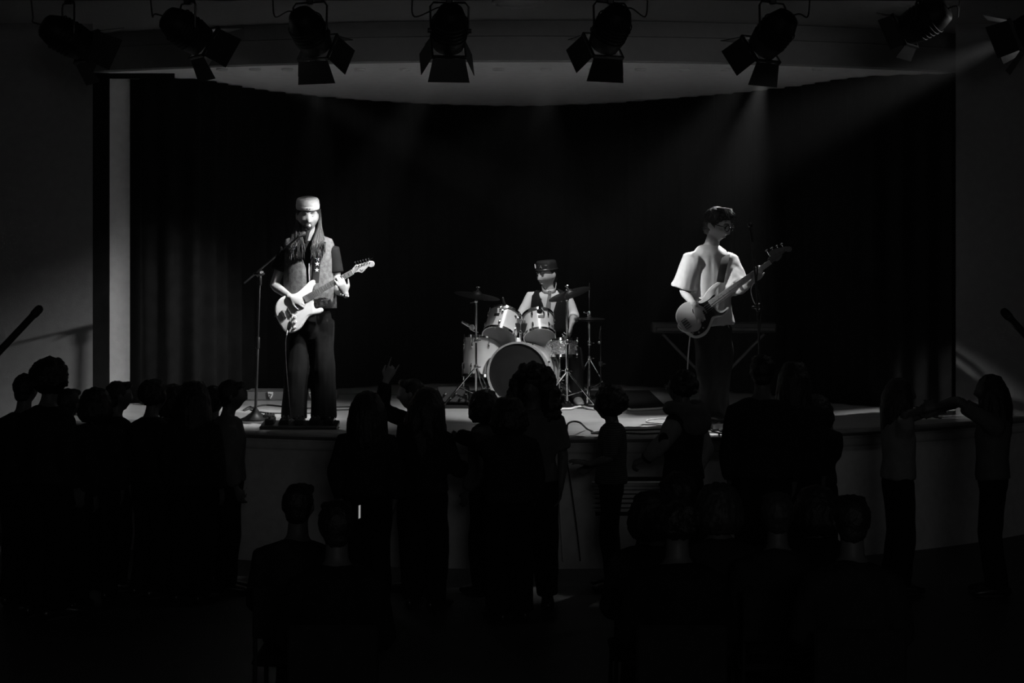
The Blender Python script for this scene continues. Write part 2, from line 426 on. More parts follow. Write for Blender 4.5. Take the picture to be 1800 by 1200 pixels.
# ------------------------------------------------------------------ lighting bar and stage lamps
bar = thing('lighting_bar', 'horizontal black lighting bar under the hall ceiling carrying the stage lamps', 'bar', (0, LAMP_Y, ZH))
mb = MB(); mb.tube([(-4.6, LAMP_Y, 4.368), (4.75, LAMP_Y, 4.368)], .024, 12); part('pipe', mb, SATIN, bar)
for x in (-3.6, -1.3, 1.3, 3.5):
    mb = MB(); mb.tube([(x, LAMP_Y, 4.368), (x, LAMP_Y, ZH)], .012, 8).box((x, LAMP_Y, ZH - .008), .1, .1, .015); part('hanger', mb, SATIN, bar)
for i, L in enumerate(LAMPS):
    c, d = lamp_geo(i); fm = frame(d, V((d.y, -d.x, 0))) @ M.Scale(LK, 3)
    t = thing('stage_lamp', 'black barn-door stage lamp ' + L[3], 'lamp', (c.x, LAMP_Y, 4.34), 'stage lamps on the bar')
    mb = MB(); mb.lathe([(.0, -.20), (.06, -.20), (.085, -.185), (.112, -.12), (.124, -.05), (.126, .06), (.118, .10), (.112, .135), (.10, .135), (.10, .11), (.0, .11)], c, fm, 20)
    for k in range(5): mb.lathe([(.126, -.09 + k * .03), (.131, -.088 + k * .03), (.131, -.08 + k * .03), (.126, -.078 + k * .03)], c, fm, 20, close=False)
    part('housing', mb, BLACK, t)
    mb = MB(); mb.lathe([(.10, .112), (.07, .128), (0, .135)], c, fm, 20, close=False); part('lens', mb, (mat('hot_lamp_lens', .8, .3, emit=28.) if i == 7 else GLOW) if L[2] else GREYP, t)
    mb = MB()
    for sx, sy, lx, ly in ((0, .118, .25, .014), (0, -.118, .25, .014), (.118, 0, .014, .25), (-.118, 0, .014, .25)):
        mb.box(c + fm @ V((sx, sy, .145)), lx, ly, .025, fm)
    part('gel_frame', mb, SATIN, t, smooth=False)
    for k in range(4):
        an = k * math.pi / 2; rz = M.Rotation(an, 3, 'Z'); fl = R(24 if k % 2 else 34); ln = .10 if i == 6 else .17
        q = [V((-.115, .12, .155)), V((.115, .12, .155)), V((.15 - .03 * (k % 2), .12 + ln * math.sin(fl), .155 + ln * math.cos(fl))), V((-.15 + .03 * (k % 2), .12 + ln * math.sin(fl), .155 + ln * math.cos(fl)))]
        mb = MB(); off = V((0, .004, -.002)); q = [rz @ p for p in q] ; q2 = [p + rz @ off for p in q]
        mb.add([c + fm @ p for p in q + q2], [[0, 1, 2, 3], [7, 6, 5, 4], [0, 4, 5, 1], [1, 5, 6, 2], [2, 6, 7, 3], [3, 7, 4, 0]])
        dr = part('barn_door', mb, SATIN, t, smooth=False)
        mb = MB(); mb.tube([c + fm @ (rz @ V((-.10, .122, .152))), c + fm @ (rz @ V((-.03, .122, .152)))], .004, 6).tube([c + fm @ (rz @ V((.03, .122, .152))), c + fm @ (rz @ V((.10, .122, .152)))], .004, 6); part('hinge', mb, CHROME, dr, kind='stuff')  # chrome hinge rods added so the doors catch glints
    sd_ = fm @ V((1, 0, 0)); sd_.z = 0; sd_.normalize()
    top = V((c.x, LAMP_Y, 4.33)); up = V((0, 0, 1)); h = top.z - c.z
    mb = MB(); pts = [c - sd_ * .14 - up * .02, c - sd_ * .145 + up * (h - .03), c - sd_ * .12 + up * h, c + sd_ * .12 + up * h, c + sd_ * .145 + up * (h - .03), c + sd_ * .14 - up * .02]
    mb.tube(pts, .008, 8)
    for sg in (-1, 1): mb.tube([c + sd_ * .12 * sg, c + sd_ * .165 * sg], .018, 10, rnd=False)
    part('yoke', mb, SATIN, t)
    mb = MB(); mb.box(top + V((0, 0, .022)), .05, .06, .075, bev=.008).tube([top + V((.03, 0, .02)), top + V((.075, 0, .02))], .006, 8); part('clamp', mb, SATIN, t)
    sg = -1 if i < 4 else 1
    rear = c - d * .19
    mb = MB(); mb.tube(spline([rear, rear + V((sg * .08, -.04, .02)), V((c.x + sg * .26, LAMP_Y - .02, 4.22)), V((c.x + sg * .28, LAMP_Y, 4.35))], 6), .006, 6); part('power_cable', mb, RUBBER, t)

# black handrails in the foreground at both sides
for nm, pts, lab in (('handrail', [P(66, 546, 10.6), P(-60, 680, 10.3), P(-150, 775, 10.1)], 'thick dark handrail slanting out of the left edge of the picture'),
                     ('handrail', [P(1768, 551, 10.6), P(1870, 662, 10.3), P(1960, 760, 10.1)], 'thick dark handrail slanting out of the right edge of the picture')):
    t = thing(nm, lab, 'handrail', (pts[1].x, pts[1].y, 0)); d = (pts[0] - pts[1]).normalized()
    mb = MB(); mb.tube(pts, .022, 12); part('rail', mb, SATIN, t)
    mb = MB(); mb.tube([pts[0] - d * .03, pts[0] + d * .012], .027, 12); part('end_cap', mb, RUBBER, t)
    mb = MB(); mb.tube([pts[1], (pts[1].x, pts[1].y, 0)], .018, 10).tube([pts[2], (pts[2].x, pts[2].y, 0)], .018, 10); part('post', mb, SATIN, t)

# ------------------------------------------------------------------ people: one continuous body, clothes and hair as children
def head_rot(yaw, pitch=0, roll=0):
    return M.Rotation(R(yaw), 3, 'Z') @ M.Rotation(R(pitch), 3, 'X') @ M.Rotation(R(roll), 3, 'Y')
def g_(x, s): return math.exp(-(x / s) ** 2)
def head_mesh(mb, c, rot, s=1., nu=56, nv=44, open_mouth=0.):
    vs = []; fs = []
    for i in range(1, nv):
        th = math.pi * i / nv
        for j in range(nu):
            ph = 2 * math.pi * j / nu
            x = math.sin(th) * math.cos(ph); y = math.sin(th) * math.sin(ph); z = math.cos(th)
            X, Y, Z = .077 * x, .098 * y, .115 * z
            lo = min(1, max(0, (-z - .05) / .95)); lo = lo * lo * (3 - 2 * lo)
            X *= 1 - .38 * lo
            if y < 0: Y *= 1 - .45 * lo
            else: Y *= 1 - .12 * lo
            if y > 0:
                ax = abs(X)
                Y -= .009 * g_(ax - .031, .016) * g_(Z - .012, .013)
                Y += .004 * g_(ax - .03, .012) * g_(Z - .010, .006)
                Y += .005 * g_(ax - .024, .026) * g_(Z - .034, .009)
                t = (.030 - Z) / .062
                if 0 < t < 1.25:
                    hgt = .026 * t if t < 1 else .026 * (1.25 - t) * 4
                    Y += max(0, hgt) * g_(X, .010 + .006 * max(0, t))
                Y += .006 * g_(X, .022) * g_(Z + .060, .008) - (.004 + open_mouth) * g_(X, .018) * g_(Z + .067, .004 + open_mouth * .3) + .005 * g_(X, .02) * g_(Z + .074, .007)
                Y += .011 * g_(X, .022) * g_(Z + .100, .016)
                Y += .004 * g_(ax - .05, .014) * g_(Z + .02, .018)
            vs.append(V(c) + rot @ (V((X, Y, Z)) * s))
    vs.append(V(c) + rot @ V((0, 0, .115 * s))); vs.append(V(c) + rot @ V((0, .02 * s, -.115 * s))); T = len(vs) - 2; B = T + 1
    for i in range(nv - 2):
        for j in range(nu):
            k = (j + 1) % nu; fs.append([i * nu + j, (i + 1) * nu + j, (i + 1) * nu + k, i * nu + k])
    for j in range(nu):
        k = (j + 1) % nu; fs.append([T, j, k]); fs.append([B, (nv - 2) * nu + k, (nv - 2) * nu + j])
    mb.add(vs, fs)
    for sg in (-1, 1):
        e = M.Rotation(R(sg * 18), 3, 'Z')
        mb.ell(V(c) + rot @ (V((sg * .079, -.012, .002)) * s), .009 * s, .020 * s, .032 * s, rot @ e, 12, 8)
def hand(mb, wr, d, pn, thumb, curl, s=1., tc=.5):
    wr = V(wr); d = V(d).normalized(); pn = V(pn); pn = (pn - d * pn.dot(d)).normalized(); ts = d.cross(pn) * thumb
    if not isinstance(curl, (list, tuple)): curl = [curl, curl * 1.05, curl * 1.1, curl * 1.15]
    mb.tube([wr - d * .02 * s, wr + d * .03 * s, wr + d * .062 * s, wr + d * .088 * s], [(.025 * s, .019 * s), (.034 * s, .017 * s), (.041 * s, .015 * s), (.040 * s, .012 * s)], 12, side=ts)
    for k in range(4):
        p = wr + d * ((.084, .090, .086, .076)[k] * s) + ts * ((.030, .0105, -.0095, -.029)[k] * s)
        dd = (d + ts * (.10, .03, -.04, -.13)[k]).normalized()
        a = 0; L = (.95, 1.06, 1., .78)[k] * s; pts = [p - dd * .02 * s, p]
        for ln, kk in ((.044, .9), (.027, 1.15), (.021, .75)):
            a += curl[k] * kk; p = p + (dd * math.cos(a) + pn * math.sin(a)) * ln * L; pts.append(p)
        mb.tube(pts, [.0085 * s, .0092 * s, .0082 * s, .0074 * s, .0062 * s], 8)
    p = wr + d * .022 * s + ts * .022 * s
    d1 = (ts * .72 + d * .62 + pn * .3 * tc).normalized(); d2 = (ts * (.45 - .3 * tc) + d * .85 + pn * .5 * tc).normalized()
    mb.tube([p - d1 * .012 * s, p + d1 * .038 * s, p + d1 * .038 * s + d2 * .032 * s, p + d1 * .038 * s + d2 * .055 * s], [.014 * s, .0115 * s, .0095 * s, .0075 * s], 8)
def lerp(a, b, t): return V(a) * (1 - t) + V(b) * t
def arm_path(J, S, fr):
    a, b, c = V(J['sh' + S]), V(J['el' + S]), V(J['wr' + S]); ks = [0, .35, .7, 1, 1.15, 1.5, 1.85, 2]
    rs = [.054, .047, .041, .039, .041, .036, .028, .026]
    P_, R_ = [], []
    for k, r in zip(ks, rs):
        if k > fr:
            pk = fr; p = lerp(a, b, pk) if pk <= 1 else lerp(b, c, pk - 1); P_.append(p); R_.append(r); break
        P_.append(lerp(a, b, k) if k <= 1 else lerp(b, c, k - 1)); R_.append(r)
    return P_, R_
def person(label, J, base, group=None, s=1., bk=1., voxel=.012, skin=None, top=None, legs=None, shoes=None, hands=None, cvox=.015, fold=.012, open_mouth=0., smooth=3):
    root = thing('person', label, 'person', base, group)
    off = V(base); side = (V(J['shR']) - V(J['shL'])).normalized()
    hs = (V(J['hipR']) - V(J['hipL'])).normalized(); crotch = (V(J['hipR']) + V(J['hipL'])) / 2 - V((0, 0, .05 * s))
    tor = [(crotch, .13, .09), (V(J['pelvis']), .158, .112), (V(J['waist']), .132, .1), (V(J['chest']), .16, .112), (V(J['upper']), .160, .088), (lerp(J['upper'], J['neckb'], .5), .118, .076), (V(J['neckb']), .066, .06)]
    mb = MB()
    mb.tube([t[0] for t in tor], [(t[1] * s * bk * .92, t[2] * s * bk * .92) for t in tor], 18, side=side)
    hr = J['hr']; hc = V(J['head'])
    mb.tube([V(J['neckb']) - V((0, 0, .03 * s)), lerp(J['neckb'], hc, .5), hc + hr @ V((0, -.02, -.045)) * s], [.062 * s, .054 * s, .056 * s], 12)
    head_mesh(mb, hc, hr, J.get('hs', s), open_mouth=open_mouth)
    for S in 'RL':
        p, r = arm_path(J, S, 2); mb.tube(p, [x * s * bk * (.95 if i < 2 else 1) for i, x in enumerate(r)], 12)
        h = (hands or {}).get(S)
        if h: hand(mb, J['wr' + S], *h[:3], **(h[3] if len(h) > 3 else {}))
        hp, kn, an = V(J['hip' + S]), V(J['kn' + S]), V(J['an' + S])
        mb.tube([hp, lerp(hp, kn, .5), kn, lerp(kn, an, .3), lerp(kn, an, .7), an], [x * s * bk for x in (.082, .068, .05, .052, .04, .034)], 12)
        ft = V(J['ft' + S]).normalized(); g = V((0, 0, -1))
        mb.tube([an, an + g * .035 * s + ft * .02 * s, an + g * .055 * s + ft * .1 * s, an + g * .06 * s + ft * .16 * s], [.036 * s, (.034 * s, .03 * s), (.038 * s, .022 * s), (.034 * s, .016 * s)], 10)
    me = remesh(mb, voxel, smooth, off); link('body', me, skin or SKIN, root)
    if top:
        inf = top.get('infl', .016); mb = MB(); hem = top.get('hem', 0.); bx = top.get('boxy', 0)
        hp = V(J['pelvis']) - (V(J['chest']) - V(J['pelvis'])).normalized() * hem * s if hem >= 0 else lerp(J['pelvis'], J['waist'], -hem)
        wz = .132 + bx * .03
        if hem >= 0: lv = [(hp, .158 + bx * .03, .112 + bx * .02), (lerp(hp, J['waist'], .5), .15 + bx * .02, .108), (V(J['waist']), wz, .1 + bx * .02)]
        else: lv = [(hp, wz + .01, .104), (lerp(hp, J['chest'], .4), wz + .005, .102)]
        lv += tor[3:6] + [(lerp(J['upper'], J['neckb'], .86), .072, .062)]
        mb.tube([t[0] for t in lv], [(t[1] * s * bk + inf * (1, .5, .2)[max(0, i - len(lv) + 3)], t[2] * s * bk + inf * (1, .6, .3)[max(0, i - len(lv) + 3)]) for i, t in enumerate(lv)], 24, side=side, rnd=False)
        for S in 'RL':
            fr_ = top['sleeve']
            if isinstance(fr_, dict): fr_ = fr_[S]
            if fr_ <= 0: continue
            p, r = arm_path(J, S, fr_); fl = top.get('flare', 0.)
            p = [lerp(J['upper'], p[0], .45)] + p; r = [r[0]] + r; r[1] *= 1.08
            mb.tube(p, [x * s * bk + inf * .8 + fl * (i / (len(r) - 1)) for i, x in enumerate(r)], 16, rnd=False)
        me = remesh(mb, cvox, 2, off, top.get('disp', (fold, 9, 3.2))); link(top.get('name', 'shirt'), me, top['m'], root)
    if legs:
        inf = legs.get('infl', .018); fl = legs.get('flare', .012); mb = MB()
        wst = lerp(J['pelvis'], J['waist'], .35)
        mb.tube([crotch, V(J['pelvis']), wst], [(.135 * s * bk + inf, .1 * s * bk + inf), (.158 * s * bk + inf * .8, .112 * s * bk + inf * .8), (.142 * s * bk + inf * .6, .1 * s * bk + inf * .6)], 20, side=side)
        for S in 'RL':
            hp, kn, an = V(J['hip' + S]), V(J['kn' + S]), V(J['an' + S]); an = lerp(an, kn, legs.get('up', .0))
            mb.tube([lerp(hp, wst, .75) * .8 + (V(J['pelvis'])) * .2, hp, lerp(hp, kn, .5), kn, lerp(kn, an, .5), an + V((0, 0, -.02 * s))], [.05 * s, .086 * s * bk + inf, .076 * s * bk + inf, .055 * s * bk + inf + fl, .052 * s * bk + inf + fl * 1.2, .045 * s * bk + inf + fl * 1.5], 14, rnd=False)
        me = remesh(mb, cvox, 2, off, (fold * 1.3, 8, 4.)); link('trousers', me, legs['m'], root)
    for S in 'RL':
        an = V(J['an' + S]); ft = V(J['ft' + S]).normalized(); sd = V((ft.y, -ft.x, 0)); gz = an - V((0, 0, .085 * s))
        mb = MB()
        mb.tube([gz + ft * -.075 * s + V((0, 0, .045 * s)), gz + ft * -.03 * s + V((0, 0, .052 * s)), gz + ft * .06 * s + V((0, 0, .046 * s)), gz + ft * .14 * s + V((0, 0, .036 * s)), gz + ft * .19 * s + V((0, 0, .03 * s))],
                [(.034 * s, .042 * s), (.042 * s, .048 * s), (.046 * s, .042 * s), (.049 * s, .032 * s), (.036 * s, .024 * s)], 14, side=sd)
        mb.tube([gz + V((0, 0, .05 * s)), gz + V((0, 0, .12 * s))], [(.044 * s, .05 * s), (.044 * s, .05 * s)], 12, side=sd)
        sh = part('shoe', mb, shoes or LEATHER, root)
        mb = MB(); k = 10; ol = [ft * (math.cos(a) * .135 + .055) * s + sd * (math.sin(a) * (.045 if math.cos(a) < 0 else .05)) * s for a in [2 * math.pi * j / 16 for j in range(16)]]
        q = [gz + o_ + V((0, 0, .001)) for o_ in ol] + [gz + o_ + V((0, 0, .022 * s)) for o_ in ol]
        mb.add(q, [[j, (j + 1) % 16, 16 + (j + 1) % 16, 16 + j] for j in range(16)] + [list(range(16))[::-1], list(range(16, 32))]); part('sole', mb, RUBBER, sh)
    return root
def hair(root, J, style, m, s=1., size=1., seed=0, name='hair'):
    hc = V(J['head']); hr = J['hr']; s = J.get('hs', s); mb = MB(); rnd = random.Random(seed); off = wloc(root)
    Q = lambda x, y, z: hc + hr @ (V((x, y, z)) * s)
    k = size; disp = (.006, 60, 30); vx = .011
    if style == 'short':
        mb.ell(Q(0, -.020, .028), .084 * k * s, .092 * k * s, .098 * k * s, hr, 24, 16)
        mb.tube([Q(-.05, .055, .088), Q(0, .078, .092), Q(.05, .055, .088)], .026 * s, 10)
        mb.ell(Q(0, -.05, -.03), .066 * s, .05 * s, .06 * s, hr)
    elif style == 'curly':
        mb.ell(Q(0, -.022, .025), .10 * k * s, .105 * k * s, .105 * k * s, hr, 24, 16)
        for i in range(110):
            a = rnd.uniform(0, 6.28); z = rnd.uniform(-.45, 1); q = math.sqrt(1 - min(1, z * z))
            x, y = q * math.cos(a), q * math.sin(a)
            if y > .55 and z < .35: continue
            mb.ell(Q(x * .1 * k, -.022 + y * .105 * k, .025 + z * .105 * k), rnd.uniform(.014, .026) * s, nu=8, nv=6)
        disp = (.009, 55, 55)
    elif style == 'bob':
        mb.ell(Q(0, -.020, .026), .092 * k * s, .10 * k * s, .102 * k * s, hr, 24, 16)
        for a in range(-130, 131, 20):
            x = .092 * k * math.sin(R(a)); y = -.02 - .1 * k * math.cos(R(a))
            mb.tube([Q(x * .7, y * .7, .08), Q(x * 1.05, y * 1.05, .0), Q(x * 1.22 * k, y * 1.15, -.08), Q(x * 1.12 * k, y * 1.0, -.13 * k)], [.03 * s, .036 * s, .036 * s, .02 * s], 8)
        disp = (.01, 50, 30)
    elif style in ('long', 'longwave'):
        mb.ell(Q(0, -.018, .027), .088 * k * s, .098 * k * s, .100 * k * s, hr, 24, 16)
        ln = .30 if style == 'long' else .38
        for a in range(-120, 121, 15):
            x = .09 * k * math.sin(R(a)); y = -.018 - .098 * k * math.cos(R(a)); wv = .015 if style == 'longwave' else .0
            pts = [Q(x * .6, y * .6, .09), Q(x * 1.04, y * 1.04, .0)]
            e = hc + hr @ V((x * 1.2, y * 1.15, 0)) * s
            pts += [e + V((rnd.uniform(-wv, wv), rnd.uniform(-wv, wv), -.12 * s)), e + V((rnd.uniform(-wv, wv), rnd.uniform(-wv, wv), -.22 * s)), e + V((rnd.uniform(-.01, .01), 0, -(ln + rnd.uniform(-.03, .03)) * s))]
            mb.tube(pts, [.03 * s, .032 * s, .035 * s, .033 * s, .015 * s], 8)
        disp = (.007, 60, 14)
    elif style == 'big':
        for i in range(150):
            a = rnd.uniform(0, 6.28); z = rnd.uniform(-.30, .15); t = (.15 - z) / .45; q = .06 + .125 * math.sin(min(1, .12 + t * 1.2) * math.pi * .55)
            x, y = q * math.cos(a), q * math.sin(a)
            if y > .055 and z < .085: continue
            mb.ell(Q(x * k, (y - .03) * k, z), rnd.uniform(.03, .045) * s, nu=8, nv=6)
        mb.ell(Q(0, -.035, .045), .135 * k * s, .13 * k * s, .125 * k * s, hr, 24, 16)
        for sg in (-1, 1): mb.tube([Q(sg * .10, -.02, .06), Q(sg * .135, -.01, -.05), Q(sg * .14, .0, -.15), Q(sg * .12, .01, -.24)], [.05 * s, .06 * s, .062 * s, .04 * s], 10)
        mb.tube([Q(0, -.09, 0), Q(0, -.11, -.12), Q(0, -.10, -.24)], [(.13 * s, .08 * s), (.15 * s, .08 * s), (.12 * s, .06 * s)], 14, side=hr @ V((1, 0, 0)))
        disp = (.012, 40, 40)
    elif style == 'cap':
        mb.ell(Q(0, -.012, .034), .086 * k * s, .098 * k * s, .09 * k * s, hr, 24, 16); disp = (.002, 50, 50)
    me = remesh(mb, vx, 1, off, disp); return link(name, me, m, root)
def facepart(root, J, name, pts, r, m):
    s = J.get('hs', 1.); mb = MB(); mb.tube([V(J['head']) + J['hr'] @ (V(p) * s) for p in pts], [x * s if not isinstance(x, tuple) else (x[0] * s, x[1] * s) for x in r], 8)
    return part(name, mb, m, root)
def face(root, J, brow=None, closed=False):
    for sg in (-1, 1):
        facepart(root, J, 'eyebrow', [(sg * .014, .098, .034), (sg * .03, .097, .040), (sg * .047, .083, .036)], [.002, .0032, .002] if closed else [.0035, .0045, .003], brow or HAIRM)
        e = facepart(root, J, 'eye', [(sg * .021, .0880, .010), (sg * .031, .0905, .0065), (sg * .041, .083, .010)], [.0012, .0018, .0012] if closed else [.003, .0042, .003], BROW if closed else HAIRB)
    facepart(root, J, 'lips', [(-.019, .0755, -.067), (-.008, .0835, -.064), (.008, .0835, -.064), (.019, .0755, -.067)], [.0025, .004, .004, .0025], LIPS)

# ------------------------------------------------------------------ guitars (built in their own plane, real thickness)
def mk(zx, zy, x0, y0, k): return lambda pts: [(x0 + a / zx, y0 + b / zy) for a, b in pts]
class Guitar:
    def __init__(s, Y, nut, heel):       # pixel anchors fix where the instrument hangs; everything is in metres from there
        s.Y = Y; s.nut = nut; s.heel = heel
        s.a = P(*heel, Y); s.b = P(*nut, Y); s.u = (s.b - s.a); s.L = s.u.length; s.u.normalize(); s.n = V((0, -1, 0)); s.w = s.n.cross(s.u); s.w.normalize()
    def px(s, px, py):                   # pixel -> (along neck, across) metres
        q = P(px, py, s.Y) - s.a; return (q.dot(s.u), q.dot(s.w))
    def to3(s, x, y, d): return s.a + s.u * x + s.w * y + s.n * d
def smooth2(pts, k=5): return [(p.x, p.y) for p in spline([V((a, b, 0)) for a, b in pts], k, True)]
def build_guitar(name, label, cat, g, outline, Ymat, bass=False):
    root = thing(name, label, cat, g.to3(-.25, 0, 0))
    ol = smooth2([g.px(*p) for p in outline])
    mb = MB(); mb.plate(ol, [(.006, .0), (.002, -.002), (0, -.008), (0, -.036), (.002, -.042), (.006, -.044)] if bass else [(.012, .0), (.004, -.003), (0, -.010), (0, -.034), (.004, -.041), (.012, -.044)], g.to3); part('guitar_body', mb, Ymat, root)
    nw0, nw1 = (.031, .020) if bass else (.028, .021)
    L = g.L; e = .03
    mb = MB()
    for x0, w0, x1, w1 in ((-e, nw0, L, nw1),):
        q = []
        for x, w_ in ((x0, w0), (x1 * .5, (w0 + w1) / 2), (x1, w1)):
            for a in range(9):
                an = math.pi * a / 8; q.append(g.to3(x, math.cos(an) * w_, .004 - math.sin(an) * .022))
        mb.add(q, [[i * 9 + j, i * 9 + j + 1, (i + 1) * 9 + j + 1, (i + 1) * 9 + j] for i in range(2) for j in range(8)] + [[8, 17, 9, 0], [17, 26, 18, 9], list(range(9)), list(range(18, 27))[::-1]])
    part('neck', mb, MAPLE, root)
    mb = MB(); mb.add([g.to3(x, y, d) for d in (.004, .010) for x, y in ((-e, -nw0), (L, -nw1), (L, nw1), (-e, nw0))], [[0, 1, 2, 3][::-1], [4, 5, 6, 7], [0, 1, 5, 4], [1, 2, 6, 5], [2, 3, 7, 6], [3, 0, 4, 7]])
    fb = part('fretboard', mb, FBOARD if not bass else MAPLE, root, smooth=False)
    mb = MB(); SL = L / (1 - 2 ** (-(20 if bass else 21) / 12.))
    for i in range(1, 21):
        x = L - SL * (1 - 2 ** (-i / 12.)); wd = nw0 + (nw1 - nw0) * max(0, x) / L
        mb.box(g.to3(x, 0, .0105), .002, wd * 2, .002, M((g.u, g.w, g.n)).transposed())
    part('frets', mb, STEEL, fb, smooth=False, kind='stuff')
    for i in (3, 5, 7, 9, 12, 12, 15, 17):
        x = L - SL * (1 - 2 ** (-(i - .5) / 12.)); mb = MB(); mb.lathe([(.0035, .0), (.0035, .0008), (0, .0009)], g.to3(x, 0, .010), M((g.u, g.w, g.n)).transposed(), 10); part('fret_marker', mb, BLACK, fb)
    fm = M((g.u, g.w, g.n)).transposed()
    mb = MB(); mb.box(g.to3(L + .002, 0, .010), .005, nw1 * 2, .006, fm); part('nut', mb, WHITE, root, smooth=False)
    return root, fm, L
# --- white electric guitar
Z4 = mk(10, 10, 470, 480, 0); Z3 = mk(12, 12, 580, 430, 0)
ga = Guitar(13.905, (619.5, 478), (541, 523))
ol = Z4([(850, 170), (835, 135), (800, 120), (750, 138), (690, 190), (610, 268), (540, 328), (470, 362), (380, 372), (300, 400), (225, 440), (165, 510), (134, 590), (130, 670), (146, 745), (182, 835), (230, 920), (272, 990), (330, 1040), (390, 1054), (460, 1045), (530, 1010), (590, 960), (640, 890), (690, 812), (740, 762), (800, 737), (860, 727), (920, 711), (965, 680), (981, 648), (962, 618), (920, 610), (870, 625), (838, 622), (816, 590), (808, 540), (815, 500), (800, 440), (795, 380), (778, 340), (788, 290), (806, 240), (836, 205)])
SG, fm, L = build_guitar('electric_guitar', 'white double-horned electric guitar with maple neck held by the singer in the white cap', 'guitar', ga, ol, WHITEP)
mb = MB(); pg = smooth2([ga.px(*p) for p in Z4([(770, 330), (700, 400), (600, 440), (520, 470), (450, 520), (420, 600), (440, 680), (430, 780), (440, 880), (470, 960), (520, 960), (580, 890), (640, 810), (700, 740), (780, 700), (800, 650), (790, 560), (790, 470)])])
mb.plate(pg, [(0, .0035), (0, .0)], ga.to3); part('pickguard', mb, PGUARD, SG)
hs = smooth2([ga.px(*p) for p in Z3([(470, 515), (505, 470), (530, 435), (600, 415), (690, 392), (790, 360), (860, 340), (910, 350), (940, 395), (930, 445), (885, 475), (840, 470), (812, 458), (770, 500), (720, 555), (680, 590), (650, 590), (600, 578), (540, 585), (505, 600)])], 4)
mb = MB(); mb.plate(hs, [(.002, .004), (0, .002), (0, -.010), (.002, -.012)], ga.to3); hd = part('headstock', mb, MAPLE, SG)
for k in range(6):
    px, py = 580 + (560 + k * 57) / 12, 430 + (447 - k * 14.5) / 12; x, y = ga.px(px, py)
    mb = MB(); mb.lathe([(.0045, 0), (.0045, .008), (.003, .010), (0, .010)], ga.to3(x, y, .003), fm, 10); tp = part('tuning_post', mb, CHROME, hd)
    mb = MB(); mb.tube([ga.to3(x + .002, y + .008, -.008), ga.to3(x + .004, y + .030, -.008)], .003, 6).ell(ga.to3(x + .005, y + .034, -.008), .007, .0045, .008, fm, 8, 6); part('tuner_key', mb, CHROME, tp)
lg = [ga.px(580 + a / 12, 430 + b / 12) for a, b in ((640, 520), (660, 545), (690, 525), (712, 510), (690, 540), (655, 565))]
mb = MB(); mb.tube([ga.to3(x, y, .0045) for x, y in lg], .0022, 6); part('logo_squiggle', mb, GREYP, hd)
for (a, b), ln in (((390, 690), .072), ((510, 560), .07), ((600, 500), .07)):
    x, y = ga.px(470 + a / 10, 480 + b / 10); mb = MB(); mb.box(ga.to3(x, y, .008), .02, ln, .014, fm, .005); part('pickup', mb, BLACK if ln > .071 else WHITE, SG, smooth=False)
x, y = ga.px(470 + 31.5, 480 + 71); mb = MB(); mb.box(ga.to3(x - .018, y, .006), .028, .07, .012, fm, .004); br = part('bridge', mb, CHROME, SG, smooth=False)
for k in range(6):
    mb = MB(); mb.box(ga.to3(x - .018, y - .026 + k * .0105, .014), .022, .008, .006, fm); part('saddle', mb, STEEL, br, smooth=False)
for a, b in ((488, 765), (490, 855), (478, 950)):
    x, y = ga.px(470 + a / 10, 480 + b / 10); mb = MB(); mb.lathe([(.011, .003), (.0105, .012), (.008, .017), (0, .017)], ga.to3(x, y, 0), fm, 14); part('knob', mb, WHITE, SG)
mb = MB(); jk = [ga.px(470 + a / 10, 480 + b / 10) for a, b in ((405, 840), (415, 900), (395, 960), (358, 1010))]
mb.tube([ga.to3(jk[0][0], jk[0][1], .006), ga.to3(jk[1][0], jk[1][1], .012), ga.to3(jk[2][0], jk[2][1], .012), ga.to3(jk[3][0], jk[3][1], .006)], [.007, .011, .011, .007], 10); part('output_jack', mb, GLOSSB, SG)
x, y = ga.px(492, 603); x1, y1 = ga.px(504, 590)
mb = MB(); mb.tube([ga.to3(*ga.px(505.5, 581), .012), ga.to3(*ga.px(504, 589), .008)], .0055, 10); part('cable_plug', mb, WHITE, SG)
mb = MB(); sx, sy = ga.px(470 + 34, 480 + 72)
for k in range(6):
    t = (k - 2.5) / 5; p0 = ga.px(501 + t * 5, 551 + t * 9)
    mb.tube([ga.to3(p0[0], -.03 * 0 + p0[1] * .0 + t * .05, .017), ga.to3(L, t * .035, .0135), ga.to3(L + .06 + k * .028, .012 + t * .01, .008)], .0006, 5)
part('strings', mb, STEEL, SG, kind='stuff')
# --- pale bass guitar with black pickguard
k6 = 6.668; Z6 = mk(k6, k6, 1180, 430, 0)
gb = Guitar(14.19, (1353, 461), (1253, 531))
ol = Z6([(60, 800), (90, 740), (140, 690), (210, 668), (290, 672), (345, 655), (390, 590), (440, 520), (500, 465), (545, 440), (582, 438), (590, 458), (560, 485), (530, 520), (515, 560), (520, 610), (520, 680), (520, 725), (535, 750), (565, 770), (605, 772), (640, 750), (668, 730), (685, 742), (672, 785), (640, 820), (590, 845), (540, 853), (503, 872), (478, 925), (450, 990), (410, 1050), (350, 1085), (290, 1097), (230, 1082), (170, 1040), (110, 975), (66, 900), (54, 850)])
BG, fm, L = build_guitar('bass_guitar', 'pale bass guitar with black pickguard held by the player in glasses', 'bass guitar', gb, ol, mat('cream_gloss', .5, .25, var=.04, coat=.4), True)
mb = MB(); pg = smooth2([gb.px(*p) for p in Z6([(512, 592), (490, 590), (440, 640), (370, 680), (300, 700), (250, 750), (255, 800), (300, 840), (345, 900), (352, 950), (320, 1000), (270, 1020), (225, 1025), (260, 1060), (310, 1062), (370, 1030), (420, 980), (450, 910), (475, 850), (530, 828), (590, 820), (635, 790), (650, 765), (600, 795), (550, 790), (510, 750), (470, 690)])], 4)
